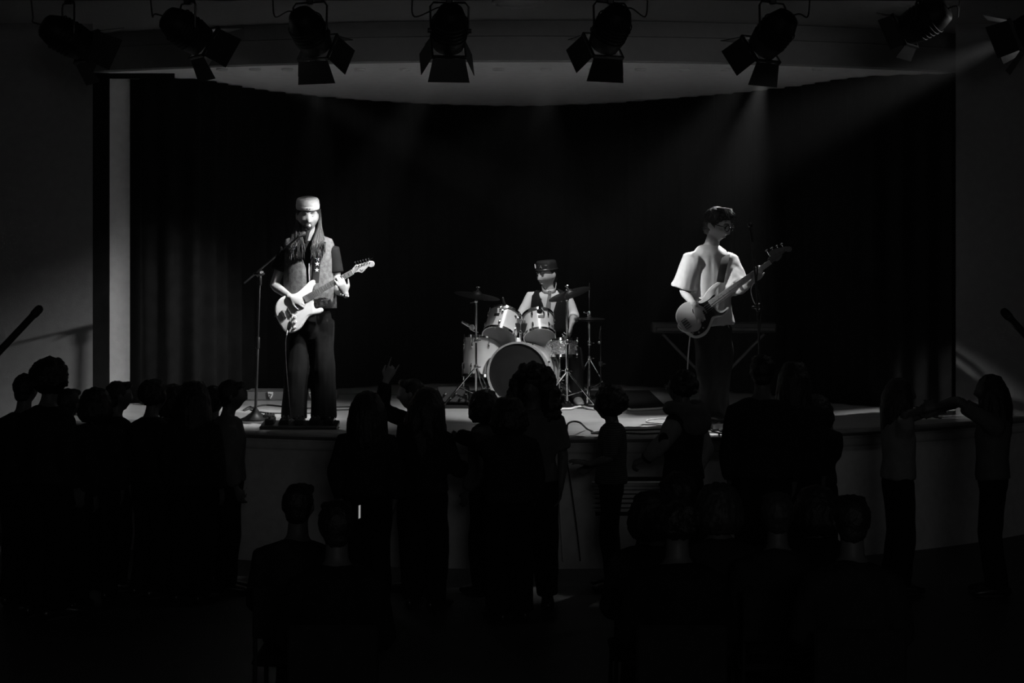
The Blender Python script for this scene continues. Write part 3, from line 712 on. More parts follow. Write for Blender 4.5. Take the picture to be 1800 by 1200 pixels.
mb.plate(pg, [(0, .0035), (0, .0)], gb.to3); part('pickguard', mb, GLOSSB, BG)
hs = smooth2([gb.px(*p) for p in Z6([(1130, 175), (1150, 140), (1150, 95), (1180, 62), (1240, 40), (1300, 30), (1350, 20), (1400, 25), (1415, 55), (1390, 85), (1340, 80), (1310, 95), (1290, 150), (1250, 190), (1210, 195), (1165, 215)])], 4)
mb = MB(); mb.plate(hs, [(.002, .004), (0, .002), (0, -.012), (.002, -.014)], gb.to3); hd = part('headstock', mb, mat('dark_headstock', .07, .4), BG)
for k, (a, b) in enumerate(((1160, 132), (1222, 104), (1280, 80), (1335, 58))):
    x, y = gb.px(1180 + a / k6, 430 + b / k6)
    mb = MB(); mb.lathe([(.008, 0), (.008, .012), (.006, .016), (0, .016)], gb.to3(x, y, .003), fm, 10); tp = part('tuning_post', mb, CHROME, hd)
    mb = MB(); mb.tube([gb.to3(x, y + .01, -.01), gb.to3(x + .002, y + .05, -.01)], .004, 6).ell(gb.to3(x + .002, y + .056, -.01), .014, .009, .004, fm, 10, 6); part('tuner_key', mb, CHROME, tp)
for a, b in ((305, 800), (335, 850)):
    x, y = gb.px(1180 + a / k6, 430 + b / k6); mb = MB(); mb.box(gb.to3(x, y, .01), .028, .056, .012, fm, .005); part('pickup', mb, BLACK, BG, smooth=False)
x, y = gb.px(1180 + 175 / k6, 430 + 925 / k6); mb = MB(); mb.box(gb.to3(x, y, .004), .05, .085, .006, fm, .002); br = part('bridge', mb, SATIN, BG, smooth=False)
for k in range(4):
    mb = MB(); mb.tube([gb.to3(x - .016, y - .03 + k * .02, .011), gb.to3(x + .02, y - .03 + k * .02, .011)], .007, 8); part('saddle', mb, STEEL, br)
for a, b in ((372, 972), (322, 1025), (250, 1038)):
    x1, y1 = gb.px(1180 + a / k6, 430 + b / k6); mb = MB(); mb.lathe([(.011, .003), (.010, .017), (.008, .02), (0, .02)], gb.to3(x1, y1, 0), fm, 12); part('knob', mb, CHROME, BG)
mb = MB()
for k in range(4): mb.tube([gb.to3(x, y - .03 + k * .02, .018), gb.to3(L, -.015 + k * .01, .0145), gb.to3(L + .08 + k * .04, .0, .012)], .0011, 5)
part('strings', mb, STEEL, BG, kind='stuff')
pj = P(1196, 572, 14.22)
mb = MB(); mb.tube(spline([P(1215, 586, 14.2), P(1200, 582, 14.17), P(1192, 574, 14.17), P(1194, 568, 14.19), P(1200, 570, 14.2)], 6), .005, 8); part('cable_loop', mb, WHITE, BG)

# ------------------------------------------------------------------ performers
def ry(yaw): return head_rot(yaw)
YS = 14.12
JS = dict(pelvis=P(546, 556, YS), waist=P(545, 518, YS), chest=P(544, 470, YS), upper=P(543, 437, YS), neckb=P(543, 420, YS), head=P(541.5, 380, YS - .05), hr=head_rot(190, -7, 2), hs=1.13,
          shR=P(502, 444, YS), elR=P(482, 502, YS), wrR=P(511, 522, 13.90), shL=P(585, 444, YS), elL=P(594, 510, YS - .02), wrL=P(607, 516, 13.90),
          hipR=P(528, 570, YS), knR=P(521, 650, YS - .02), anR=P(517, 730, YS), hipL=P(566, 570, YS), knL=P(568, 650, YS - .02), anL=P(569, 730, YS), ftR=(-.35, -1, 0), ftL=(.55, -.8, 0))
hR = ((.85, -.10, -.35), (.1, 1, -.35), -1, dict(curl=[.5, .6, .65, .7]))
hL = ((-.3, -.42, .86), (-.4, .8, .4), -1, dict(curl=[.75, .65, .55, .3]))
ps = person('person in white cap and mottled vest singing and playing the white electric guitar', JS, (P(543, 748, YS).x, YS, ST), s=1.03, bk=.95, voxel=.0065, cvox=.011, fold=.008, open_mouth=.002,
            top=dict(m=TEE_B, sleeve=.55, infl=.012, flare=.022, hem=-.1), legs=dict(m=TROUS, infl=.022, flare=.028), shoes=LEATHER, hands={'R': hR, 'L': hL})
face(ps, JS, BROW, True)
def loft_vest(root, J, m, levels, gap, hemgap=None, yaw=0., name='vest', n=40):
    # levels: (centre, half width, half depth, gap half angle); open at the front, real thickness by solidify
    mb = MB(); vs = []; fs = []; rz = M.Rotation(R(yaw), 3, 'Z')
    for c, a, b, gp in levels:
        for j in range(n + 1):
            an = -math.pi / 2 + gp + (2 * math.pi - 2 * gp) * j / n
            q = V((math.copysign(abs(math.cos(an)) ** .85, math.cos(an)) * a, math.copysign(abs(math.sin(an)) ** .85, math.sin(an)) * b, 0)); vs.append(V(c) + rz @ q)
    for i in range(len(levels) - 1):
        for j in range(n): k = i * (n + 1) + j; fs.append([k, k + 1, k + n + 2, k + n + 1])
    mb.add(vs, fs); o = part(name, mb, m, root)
    sd = o.modifiers.new('thick', 'SOLIDIFY'); sd.thickness = .008; sd.offset = 1; return o
pc = lambda px, py: P(px, py, YS)
loft_vest(ps, JS, VEST, [(pc(545, 541), .212, .150, .02), (pc(545, 525), .208, .152, .015), (pc(544, 500), .205, .150, .01), (pc(543.5, 472), .203, .148, .02), (pc(543.5, 455), .203, .145, .14), (pc(543, 440), .202, .136, .34), (pc(543, 429), .200, .12, .55), (pc(543, 421), .185, .092, .8), (pc(543, 416), .12, .07, 1.0)], 0)
mb = MB(); c0 = P(543, 470, YS - .158); mb.tube([P(544, 498, YS - .162), P(543, 478, YS - .162), P(543.5, 463, YS - .160)], .0032, 6); part('vest_piping', mb, WHITE, ps)
# cap
hc, hr, h_s = V(JS['head']), JS['hr'], JS['hs']
capm = hr @ M.Rotation(R(-6), 3, 'X')
mb = MB(); pr = [(.089, .062), (.091, .074), (.091, .095), (.088, .117), (.081, .129), (.06, .136), (0, .139)]
vs0 = MB(); vs0.lathe(pr, (0, 0, 0), None, 28, close=False); mb.add([hc + capm @ (V((p.x * .93, p.y * 1.13 - .004, p.z)) * h_s) for p in vs0.v], vs0.f); o = part('knit_cap', mb, KNIT, ps)
sd = o.modifiers.new('thick', 'SOLIDIFY'); sd.thickness = .005
mb = MB(); vs0 = MB(); vs0.lathe([(.0905, .058), (.092, .061), (.0935, .084), (.092, .088)], (0, 0, 0), None, 28, close=False); mb.add([hc + capm @ (V((p.x * .93, p.y * 1.13 - .004, p.z)) * h_s) for p in vs0.v], vs0.f); cb = part('cap_cuff', mb, KNIT, ps)
mb = MB(); mb.box(hc + capm @ (V((.012, .1062, .074)) * h_s), .010, .003, .014, capm).box(hc + capm @ (V((-.006, .1068, .073)) * h_s), .012, .002, .006, capm); part('cap_emblem', mb, BLACK, ps, smooth=False)
# long hair, both sides of the face
mb = MB(); rr = random.Random(3)
for sg, x0, mid, end in ((-1, 524, (509, 533), (505, 535)), (1, 560.5, (550, 571), (546, 571))):
    for i in range(130):
        t = rr.random(); e = 449 + rr.uniform(-20, 8); jx = rr.uniform(-2.5, 2.5)
        front = (1 - t if sg > 0 else t)
        mb.tube(spline([P(x0 + sg * rr.uniform(-2, 2), 368, YS - .02 + rr.uniform(-.03, .05)), P(x0 + sg * rr.uniform(-1, 3), 392, YS + rr.uniform(-.05, .03)), P(mid[0] * (1 - t) + mid[1] * t, 424, YS - .06 - .10 * front - .02 * rr.random()), P(end[0] * (1 - t) + end[1] * t + jx, e, YS - (.150 if sg < 0 else .172) - .02 * rr.random() - .01 * front)], 4), [.006, .007, .007, .007, .008, .008, .008, .008, .007, .006, .005, .0035, .0015], 5)
part('long_hair', mb, HAIRM, ps)
hair(ps, JS, 'cap', HAIRM, size=.98, name='crown_hair')
mb = MB()
for i in range(9):
    a = 2 * math.pi * i / 9; mb.ell(V(JS['wrL']) + V((-.035 * math.cos(a) - .01, -.032 * math.sin(a), -.012 + .01 * math.cos(a))), .0065, nu=8, nv=6)
part('bead_bracelet', mb, WHITE, ps, kind='stuff')
# strap with stars
SD = YS - .168
mb = MB()
def ribbon(mb, pts, w_, side, th=.003):
    mb.tube(pts, [(w_ / 2, th)] * len(pts), 8, side=side, rnd=False)
ribbon(mb, spline([P(570, 423, YS - .02), P(567, 427, YS - .11), P(562, 441, YS - .155), P(558, 460, SD - .004), P(556.5, 480, SD - .008), P(555, 497, 13.91)], 4), .05, (1, 0, 0))
ribbon(mb, spline([P(570, 420, YS - .02), P(560, 425, YS + .14), P(530, 470, YS + .18), P(500, 530, YS + .15), P(486, 552, YS + .02), P(484, 548, 13.93)], 4), .05, (.4, 0, .9))
st = part('guitar_strap', mb, TEE_D, SG)
for px, py in ((558.3, 455), (557.8, 463.5), (557.2, 474.5)):
    q = []
    for j in range(10):
        a = math.pi / 2 + j * math.pi / 5; r_ = .020 if j % 2 == 0 else .008; q.append((r_ * math.cos(a), r_ * math.sin(a)))
    c = P(px, py, SD - .011); mb = MB(); mb.plate(q, [(0, .002), (0, -.002)], lambda x, y, d: c + V((x, -d, y))); part('star', mb, WHITE, st, smooth=False)

# --- bass player
YB = 14.42
JB = dict(pelvis=P(1252, 572, YB), waist=P(1250, 535, YB), chest=P(1249, 485, YB), upper=P(1249, 447, YB), neckb=P(1250, 428, YB), head=P(1261, 396, YB - .04), hr=head_rot(-128, -18, 0), hs=1.17,
          shR=P(1217, 459, YB - .07), elR=P(1202, 512, YB - .05), wrR=P(1222, 536, 14.16), shL=P(1282, 461, YB + .07), elL=P(1297, 513, YB - .06), wrL=P(1324, 494, 14.20),
          hipR=P(1238, 580, YB - .03), knR=P(1243, 655, YB - .06), anR=P(1251, 724, YB), hipL=P(1268, 580, YB + .03), knL=P(1266, 655, YB), anL=P(1262, 722, YB + .05), ftR=(.5, -.75, 0), ftL=(.8, -.4, 0))
pb = person('person in glasses and loose pale tee playing the bass guitar', JB, (P(1252, 740, YB).x, YB, ST), s=1.04, bk=.92, voxel=.0065, cvox=.012, fold=.018,
            top=dict(m=TEE_G, sleeve=.93, infl=.028, flare=.062, hem=.0, boxy=.7, name='tee', disp=(.008, 15, 2.0)), legs=dict(m=DENIM, infl=.022, flare=.02), shoes=LEATHER,
            hands={'R': ((.38, -.05, -.9), (-.1, 1, -.1), 1, dict(curl=[.35, .4, .35, .3])), 'L': ((.55, -.35, .75), (-.5, .75, .4), -1, dict(curl=[.8, .8, .75, .7]))})
face(pb, JB, HAIRB); hair(pb, JB, 'short', HAIRB, size=1.06, seed=5)
mb = MB(); Q = lambda x, y, z: V(JB['head']) + JB['hr'] @ (V((x, y, z)) * JB['hs'])
for i in range(40):
    x = -.055 + .11 * rr.random(); mb.tube([Q(x, .0, .125), Q(x + rr.uniform(-.01, .01), .06, .128 + rr.uniform(-.01, .01)), Q(x + rr.uniform(-.02, .02), .098 + rr.uniform(0, .015), .09 + rr.uniform(-.02, .02))], [.012, .012, .004], 6)
part('fringe', mb, HAIRB, pb)
mb = MB()
for sg in (-1, 1):
    mb.tube([Q(sg * .034 + .026 * math.cos(a), .108 - .1 * abs(.026 * math.cos(a) * sg + .034) ** 1.4 * 3, .008 + .022 * math.sin(a)) for a in [2 * math.pi * j / 16 for j in range(17)]], .0038, 6, cap=False)
    mb.tube([Q(sg * .06, .095, .014), Q(sg * .081, .05, .016), Q(sg * .084, -.02, .012)], .0035, 6)
mb.tube([Q(-.009, .112, .012), Q(.009, .112, .012)], .0035, 6); part('glasses', mb, GLOSSB, pb)
mb = MB(); ribbon(mb, spline([P(1277, 447, YB + .02), P(1275.5, 452, YB - .09), P(1272, 466, YB - .165), P(1268, 484, YB - .185), P(1266, 496, 14.19)], 4), .062, (1, 0, .1))
ribbon(mb, spline([P(1277, 447, YB + .02), P(1265, 448, YB + .14), P(1235, 480, YB + .19), P(1205, 530, YB + .12), P(1194, 556, YB), P(1191, 556, 14.21)], 4), .062, (.4, 0, .9))
part('guitar_strap', mb, TEE_B, BG)
mb = MB(); mb.tube(spline([P(1325, 497, 14.17), P(1320, 508, 14.16), P(1322, 522, 14.16), P(1327, 534, 14.17)], 4), .004, 6); part('wrist_cord', mb, WHITE, pb)

# --- drummer
YD = 16.58
JD = dict(pelvis=P(965, 612, YD), waist=P(965, 580, YD), chest=P(965, 543, YD - .02), upper=P(965, 520, YD - .03), neckb=P(965, 508, YD - .03), head=P(961, 484, YD - .06), hr=head_rot(135, -6, 0), hs=1.08,
          shR=P(933, 523, YD - .02), elR=P(912, 560, YD - .12), wrR=P(900, 572, 16.25), shL=P(997, 524, YD), elL=P(1009, 555, YD - .05), wrL=P(1004, 572, 16.36),
          hipR=P(950, 620, YD - .02), knR=P(938, 624, 16.15), anR=P(935, 699, 16.2), hipL=P(981, 620, YD - .02), knL=P(1012, 618, 16.22), anL=P(1015, 697, 16.2), ftR=(-.2, -1, 0), ftL=(.1, -1, 0))
pd = person('person in black hat, white shirt and dark vest seated behind the drum kit', JD, (P(965, 700, YD).x, YD, ST), s=1., bk=.9, voxel=.0075, cvox=.011, fold=.008,
            top=dict(m=SHIRT, sleeve={'R': 1.5, 'L': 1.25}, infl=.014, hem=-.1, flare=.01), legs=dict(m=DENIM, infl=.014, flare=.008), shoes=mat('pale_shoe', .3, .6),
            hands={'R': ((-.4, -.7, -.4), (.2, .1, -1), -1, dict(curl=1.0)), 'L': ((-.15, -.35, -.9), (-.9, .3, .0), 1, dict(curl=.8))})
face(pd, JD, HAIRB); hair(pd, JD, 'short', HAIRB, size=.97)
pe = lambda px, py, dy=0: P(px, py, YD + dy)
loft_vest(pd, JD, TEE_B, [(pe(965, 592), .195, .14, .02), (pe(965, 575), .185, .138, .05), (pe(965, 550, -.02), .19, .14, .14), (pe(965, 532, -.03), .182, .13, .3), (pe(965, 520, -.03), .17, .112, .5), (pe(965, 512, -.03), .13, .085, .8), (pe(965, 509, -.03), .09, .07, 1.)], 0)
hc, hr, h_s = V(JD['head']), JD['hr'], JD['hs']
mb = MB(); vs0 = MB(); vs0.lathe([(.095, .050), (.099, .053), (.098, .06), (.094, .064), (.092, .10), (.088, .124), (.075, .135), (0, .139)], (0, 0, 0), None, 28, close=False)
mb.add([hc + hr @ (V((p.x * .96, p.y * 1.12 - .004, p.z)) * h_s) for p in vs0.v], vs0.f); ht = part('black_hat', mb, LEATHER, pd)
for ox, sc_ in ((.055, 1.), (-.03, .8)):
    for pts in (((-.010, 0), (0, .034), (.010, 0)), ((-.006, .011), (.006, .011))):
        mb = MB(); q = []
        for x, z in pts:
            xx = ox + x * sc_; yy = 1.12 * math.sqrt(max(0, .0945 ** 2 - (xx / .96) ** 2)); q.append(hc + hr @ (V((xx, yy, .074 + z * sc_)) * h_s))
        mb.tube(q, .0035, 6); part('hat_letter', mb, WHITE if ox > 0 else GREYP, ht)
for sg in (-1, 1):
    mb = MB(); q = [pe(965 + sg * 2, 514, -.115), pe(965 + sg * 10, 511, -.11), pe(965 + sg * 12.5, 501, -.07), pe(965 + sg * 12, 498, -.02), pe(965 + sg * 10, 500, .04)]
    mb.tube(spline(q, 3), [(.019, .004)] * 13, 8, side=(0, -.3, 1)); part('collar', mb, SHIRT, pd)
mb = MB(); mb.tube([pe(966, 512, -.13), pe(966, 518, -.138)], [(.017, .01), (.013, .01)], 8, side=(1, 0, 0)).tube([pe(966, 518, -.14), pe(963, 545, -.165), pe(961, 560, -.168), pe(961, 568, -.165)], [(.014, .005), (.026, .005), (.032, .005), (.01, .004)], 8, side=(1, 0, 0)); part('necktie', mb, mat('grey_tie', .13, .7), pd)
mb = MB()
for a, b in ((0, 0), (.01, .008), (-.008, .01), (.003, .018)): mb.ell(pe(965, 546, -.178) + V((a, 0, b)), .007, nu=8, nv=6)
part('brooch', mb, CHROME, pd)

# ------------------------------------------------------------------ drum kit
def FL(px, py, z=ST):                    # a point on the stage floor from its pixel
    Y = (ZC - z) * F / (py - YH); return P(px, py, Y)
rug = single('drum_rug', MB().box((.30, 16.72, ST + .005), 2.25, 2.06, .01, bev=.003), RUGM, 'black rug lying on the stage boards under the drum kit', 'rug', (.30, 16.72, ST))
ZR = ST + .010
def drum(name, label, cat, c, axis, r, depth, wrap, top, bot, nl=8, hoop=CHROME, hw=.025, hr_=.010, root=None, base=None, ang0=0, badge=None, rods=True):
    c = V(c); fm = frame(axis); h = depth / 2
    root = root or thing(name, label, cat, base or (c.x, c.y, ZR))
    mb = MB(); mb.lathe([(r - .008, -h), (r, -h), (r, h), (r - .008, h)], c, fm, 48, close=False); part('shell', mb, wrap, root)
    for sg, m_, nm in ((1, top, 'batter_head'), (-1, bot, 'resonant_head')):
        mb = MB(); mb.lathe([(r + .002, sg * h), (r + .003, sg * (h + .006)), (r - .012, sg * (h + .009)), (0, sg * (h + .009))], c, fm, 48, close=False); part(nm, mb, m_, root)
        mb = MB(); mb.lathe([(r + .003, sg * (h - hw * .4)), (r + hr_, sg * (h - hw * .4)), (r + hr_, sg * (h + hw * .6)), (r + .001, sg * (h + hw * .6)), (r + .001, sg * (h + .004))], c, fm, 48, close=False); part('hoop', mb, hoop, root)
    for k in range(nl):
        a = ang0 + 2 * math.pi * k / nl; q = lambda rr_, z: c + fm @ V((rr_ * math.cos(a), rr_ * math.sin(a), z))
        for z0 in ((h * .55, -h * .55) if depth > .16 else (0,)):
            mb = MB(); mb.tube([q(r + .008, z0 - .022), q(r + .010, z0), q(r + .008, z0 + .022)], [.007, .011, .007], 8); part('lug', mb, CHROME, root)
        if rods:
            
            for sg in (1, -1): mb = MB(); mb.tube([q(r + .012, sg * h * .5), q(r + .012, sg * (h + .018))], .003, 6); part('tension_rod', mb, CHROME, root)
    if badge:
        a, z = badge; q = c + fm @ V(((r + .002) * math.cos(a), (r + .002) * math.sin(a), z)); nrm = fm @ V((math.cos(a), math.sin(a), 0)); bx = frame(nrm, fm @ V((0, 0, 1)))
        mb = MB(); mb.box(q, .03, .05, .003, bx, .001); part('badge', mb, SATIN, root, smooth=False)
    return root, fm
def facing(fm):                          # angle on the shell that faces the hall
    d = fm.transposed() @ V((0, -1, 0)); return math.atan2(d.y, d.x)
# bass drum
cb_ = P(910, 660, 15.80); cb_.z = ZR + .302
BD, fmb = drum('bass_drum', 'bass drum with black front head standing at the middle of the drum kit', 'drum', cb_ + V((.06, .19, 0)), (.26, .95, .0), .278, .40, PEARL, BHEAD, BHEAD, nl=8, hoop=mat('chrome_wrap_hoop', .55, .25, .5), hw=.045, hr_=.018, ang0=.4)
for sg in (-1, 1):
    mb = MB(); q = cb_ + V((.06 + sg * .27, .10, -.08)); mb.tube([q, (q.x + sg * .17, q.y - .10, ZR + .008)], .008, 8).ell((q.x + sg * .17, q.y - .10, ZR + .012), .012, nu=8, nv=6); part('spur', mb, CHROME, BD)
mt = P(909, 602, 15.93)
mb = MB(); mb.box(mt + V((0, 0, -.005)), .075, .06, .03, bev=.008).box(mt + V((0, 0, .02)), .05, .045, .05, bev=.01); part('tom_mount', mb, mat('bright_latch', .85), BD)
mb = MB()
for dx in (-.022, .030): mb.tube([mt + V((dx, 0, .02)), mt + V((dx, 0, .24))], .0115, 10).box(mt + V((dx, 0, .10)), .03, .03, .03, bev=.006).box(mt + V((dx, 0, .235)), .034, .036, .04, bev=.008)
mb.tube([mt + V((-.022, 0, .23)), mt + V((-.075, .02, .20))], .010, 10).tube([mt + V((.03, 0, .23)), mt + V((.085, .03, .20))], .010, 10)
part('tom_post', mb, CHROME, BD)
mb = MB(); q = FL(862, 706); mb.tube([P(866, 705, 15.72), P(880, 698, 15.78)], [(.012, .006), (.012, .006)], 8); part('hoop_clamp', mb, CHROME, BD)
# rack toms and floor tom
T1, f1 = drum('rack_tom', 'larger left rack tom with white wrap tilted on the bass drum', 'drum', P(883, 574, 15.98), (.22, .62, .76), .155, .235, PEARL, DHEAD, DHEAD, nl=6, ang0=.2, badge=(0, 0), base=P(883, 574, 15.98) + V((0, 0, -.15)))
T2, f2 = drum('rack_tom', 'smaller right rack tom with white wrap tilted on the bass drum', 'drum', P(947, 574, 16.0), (-.06, .58, .81), .142, .215, PEARL, DHEAD, DHEAD, nl=6, ang0=.55, badge=(0, 0), base=P(947, 574, 16.0) + V((0, 0, -.15)))
for t_, f_, da in ((T1, f1, -.55), (T2, f2, .18)):      # move the badges round to the hall side
    ch = [c_ for c_ in bpy.data.objects if c_.parent == t_ and c_.name.startswith('badge')][0]
    bpy.data.objects.remove(ch); c_ = V(t_.location) + V((0, 0, .15)); a = facing(f_) + da
    rr_ = .157 if t_ == T1 else .144
    q = c_ + f_ @ V((rr_ * math.cos(a), rr_ * math.sin(a), .02)); bx = frame(f_ @ V((math.cos(a), math.sin(a), 0)), f_ @ V((0, 0, 1)))
    mb = MB(); mb.box(q, .03, .052, .004, bx, .001); part('badge', mb, SATIN, t_, smooth=False)
for t_, f_, sx in ((T1, f1, 1), (T2, f2, -1)):
    c_ = V(t_.location) + V((0, 0, .15)); q = c_ + V((sx * .13, -.07, -.005)); mb = MB(); mb.box(q, .03, .06, .085, M.Rotation(R(-sx * 50), 3, 'Z'), .008); part('mount_bracket', mb, SATIN, t_)
FT, f3 = drum('floor_tom', 'deep white floor tom standing on legs at the left of the kit', 'drum', P(853, 627, 16.12), (.05, .10, 1), .198, .36, PEARL, DHEAD, DHEAD, nl=8, ang0=.15)
cF = P(853, 627, 16.12)
for k in range(3):
    a = R(200 + k * 120); q = cF + V((.215 * math.cos(a), .215 * math.sin(a), 0))
    mb = MB(); mb.tube([q + V((0, 0, .12)), V((q.x, q.y, ZR + .01))], .007, 8); mb.box(q + V((0, 0, -.08)), .03, .03, .06, bev=.006).ell((q.x, q.y, ZR + .014), .014, nu=8, nv=6); part('leg', mb, CHROME, FT)
SN, f4 = drum('snare_drum', 'hammered shiny metal snare drum on a stand right of the bass drum', 'drum', P(984, 611, 16.12), (.0, .08, 1), .168, .15, HAMMER, DHEAD, DHEAD, nl=8, ang0=.3)
def tripod(root, x, y, z0, ztop, rad, hub, m=CHROME, tube=.0115, a0=0., n=3):
    mb = MB(); mb.tube([(x, y, z0 + .06), (x, y, ztop)], tube, 10); part('tube', mb, m, root)
    for k in range(n):
        a = a0 + 2 * math.pi * k / n; f_ = V((x + rad * math.cos(a), y + rad * math.sin(a), z0 + .012)); h_ = V((x, y, z0 + hub))
        mb = MB(); mb.tube([h_, f_], .009, 8); mb.tube([V((x, y, z0 + hub * .3)), lerp(h_, f_, .55)], .006, 6); lg = part('leg', mb, m, root)
        mb = MB(); mb.ell(f_, .016, .016, .012, nu=8, nv=6); part('rubber_foot', mb, RUBBER, lg)
    for zz in (z0 + hub, z0 + hub + (ztop - z0 - hub) * .42):
        mb = MB(); mb.lathe([(.018, -.022), (.021, -.015), (.021, .015), (.018, .022)], (x, y, zz), None, 12).tube([(x, y, zz), (x + .04, y - .015, zz)], .006, 6); part('collar', mb, m, root)
cS = P(984, 611, 16.12); tripod(SN, cS.x, cS.y, ZR, cS.z - .09, .22, .22, a0=.5)
mb = MB()
for k in range(3):
    a = .5 + k * 2.094; mb.tube([(cS.x, cS.y, cS.z - .11), (cS.x + .17 * math.cos(a), cS.y + .17 * math.sin(a), cS.z - .09), (cS.x + .185 * math.cos(a), cS.y + .185 * math.sin(a), cS.z - .05)], .006, 6)
part('snare_basket', mb, CHROME, SN)
def cymbal(root, c, axis, r, m=BRASS):
    fm = frame(axis); mb = MB(); pr = [(.006, .022), (.03, .020), (.045, .006), (.06, .0), (r * .6, -.010), (r, -.022), (r, -.0235), (r * .6, -.0118), (.06, -.0018), (.045, .004), (.03, .018), (.006, .020)]
    mb.lathe(pr, c, fm, 48, close=False); o = part('cymbal', mb, m, root)
    mb = MB(); mb.lathe([(.02, .02), (.02, .034), (.008, .036), (.008, .06), (0, .062)], c, fm, 12).box(V(c) + fm @ V((0, 0, .058)), .035, .008, .014, fm, .003); part('wing_nut', mb, CHROME, root)
    return fm
for lab, pc_, axis, r, foot, a0 in (('crash cymbal with dull bronze face on the tall stand left of the drum kit', P(839, 516, 15.86), (.16, -.11, .98), .215, 15.86, .9),
                                ('crash cymbal tilted up to the right on the stand before the snare drum', P(1000, 513, 15.74), (-.30, -.17, .94), .20, 15.74, -.5)):
    x = P(837 if r > .21 else 997, 600, foot).x
    t = thing('crash_cymbal', lab, 'cymbal', (x, foot, ZR)); cymbal(t, pc_, axis, r); tripod(t, x, foot, ZR, pc_.z - .09, .30, .36 if r > .21 else .33, a0=a0)
    mb = MB(); mb.tube([(x, foot, pc_.z - .1), (x, foot, pc_.z - .06), pc_ - V(axis).normalized() * .0, pc_ + V(axis).normalized() * .03], .006, 8).ell((x, foot, pc_.z - .07), .018, nu=10, nv=8).tube([(x, foot, pc_.z - .075), (x - .05, foot - .01, pc_.z - .085)], .006, 6); part('tilter', mb, CHROME, t)
xh = P(1036, 560, 16.2); t = thing('hi_hat', 'closed hi-hat cymbals on a thin stand right of the snare drum', 'cymbal', (xh.x, 16.2, ZR))
for dz, sg in ((.0, 1), (-.012, -1)):
    mb = MB(); r = .148; mb.lathe([(.006, .016 * sg), (.03, .014 * sg), (.045, .004 * sg), (r, -.012 * sg + .0), (r, -.0135 * sg), (.045, .0025 * sg), (.006, .014 * sg)], (xh.x, 16.2, P(1, 560, 16.2).z + dz), frame((.02, -.05, 1)), 40, close=False); part('cymbal', mb, BRASS, t)
mb = MB(); mb.tube([(xh.x, 16.2, xh.z - .1), (xh.x, 16.2, P(1, 498, 16.2).z)], .0045, 8); part('pull_rod', mb, CHROME, t)
mb = MB(); mb.lathe([(.014, -.0), (.02, .01), (.02, .05), (.012, .06)], (xh.x, 16.2, xh.z + .012), None, 12).tube([(xh.x, 16.2, xh.z + .05), (xh.x - .05, 16.18, xh.z + .06)], .008, 8); part('clutch', mb, CHROME, t)
tripod(t, xh.x, 16.2, ZR, xh.z - .03, .26, .42, a0=.4)
mb = MB(); mb.box((xh.x, 16.08, ZR + .03), .09, .28, .015, M.Rotation(R(14), 3, 'X'), .004); part('foot_pedal', mb, STEEL, t)
t = thing('drum_stool', 'round black stool under the seated drummer', 'stool', (P(965, 640, YD).x, YD + .02, ST)); sx_ = P(965, 640, YD).x
mb = MB(); mb.lathe([(0, ST + .46), (.15, ST + .46), (.165, ST + .48), (.165, ST + .50), (.15, ST + .515), (0, ST + .52)], (sx_, YD + .02, 0), None, 28); part('seat', mb, LEATHER, t); tripod(t, sx_, YD + .02, ST, ST + .46, .24, .24)
# microphones on the drums
def micro(name, label, tail, tip, r=.016, grille=STEEL, body=SATIN, group=None, clip=None):
    tail, tip = V(tail), V(tip); d = (tip - tail).normalized(); L = (tip - tail).length
    t = thing(name, label, 'microphone', tail, group)
    mb = MB(); mb.tube([tail, tail + d * L * .3, tail + d * L * .72], [r * .72, r * .85, r * 1.0], 12); part('handle', mb, body, t)
    mb = MB(); mb.ell(tip - d * r * 1.2, r * 1.55, r * 1.55, r * 1.75, frame(d), 16, 12); part('grille', mb, grille, t)
    mb = MB(); mb.lathe([(r * 1.1, -.006), (r * 1.62, -.004), (r * 1.62, .004), (r * 1.3, .006)], tip - d * r * 1.2, frame(d), 16); part('ring', mb, grille, t)
    if clip:
        mb = MB(); mb.tube(spline(clip, 4), .006, 6); part('clip_arm', mb, CHROME, t)
    return t
micro('drum_microphone', 'small clip microphone with pale body over the left rack tom', P(884, 524, 15.95), P(888.5, 546, 15.93), .017, WHITE, GLOSSB, clip=[P(886, 535, 15.95), P(880, 540, 15.9), P(879, 549, 15.9)])
micro('drum_microphone', 'small clip microphone with pale head beside the left cymbal stand', P(813, 566, 15.95), P(833, 577, 15.93), .017, WHITE, CHROME, clip=[P(822, 571, 15.94), P(830, 580, 15.95), P(840, 584, 15.9)])
micro('drum_microphone', 'small black clip microphone over the right rack tom before the vest', P(950, 526, 15.95), P(948, 551, 15.93), .016, GLOSSB, GLOSSB, clip=[P(950, 540, 15.95), P(956, 548, 15.92), P(956, 556, 15.9)])
t = micro('drum_microphone', 'thin pencil microphone on a low stand right of the hi-hat', P(1056, 574, 16.1), P(1053, 604, 16.06), .009, STEEL, GLOSSB)
q = P(1056, 582, 16.1); tripod(t, q.x, 16.1, ST, q.z, .16, .16, SATIN, .006)

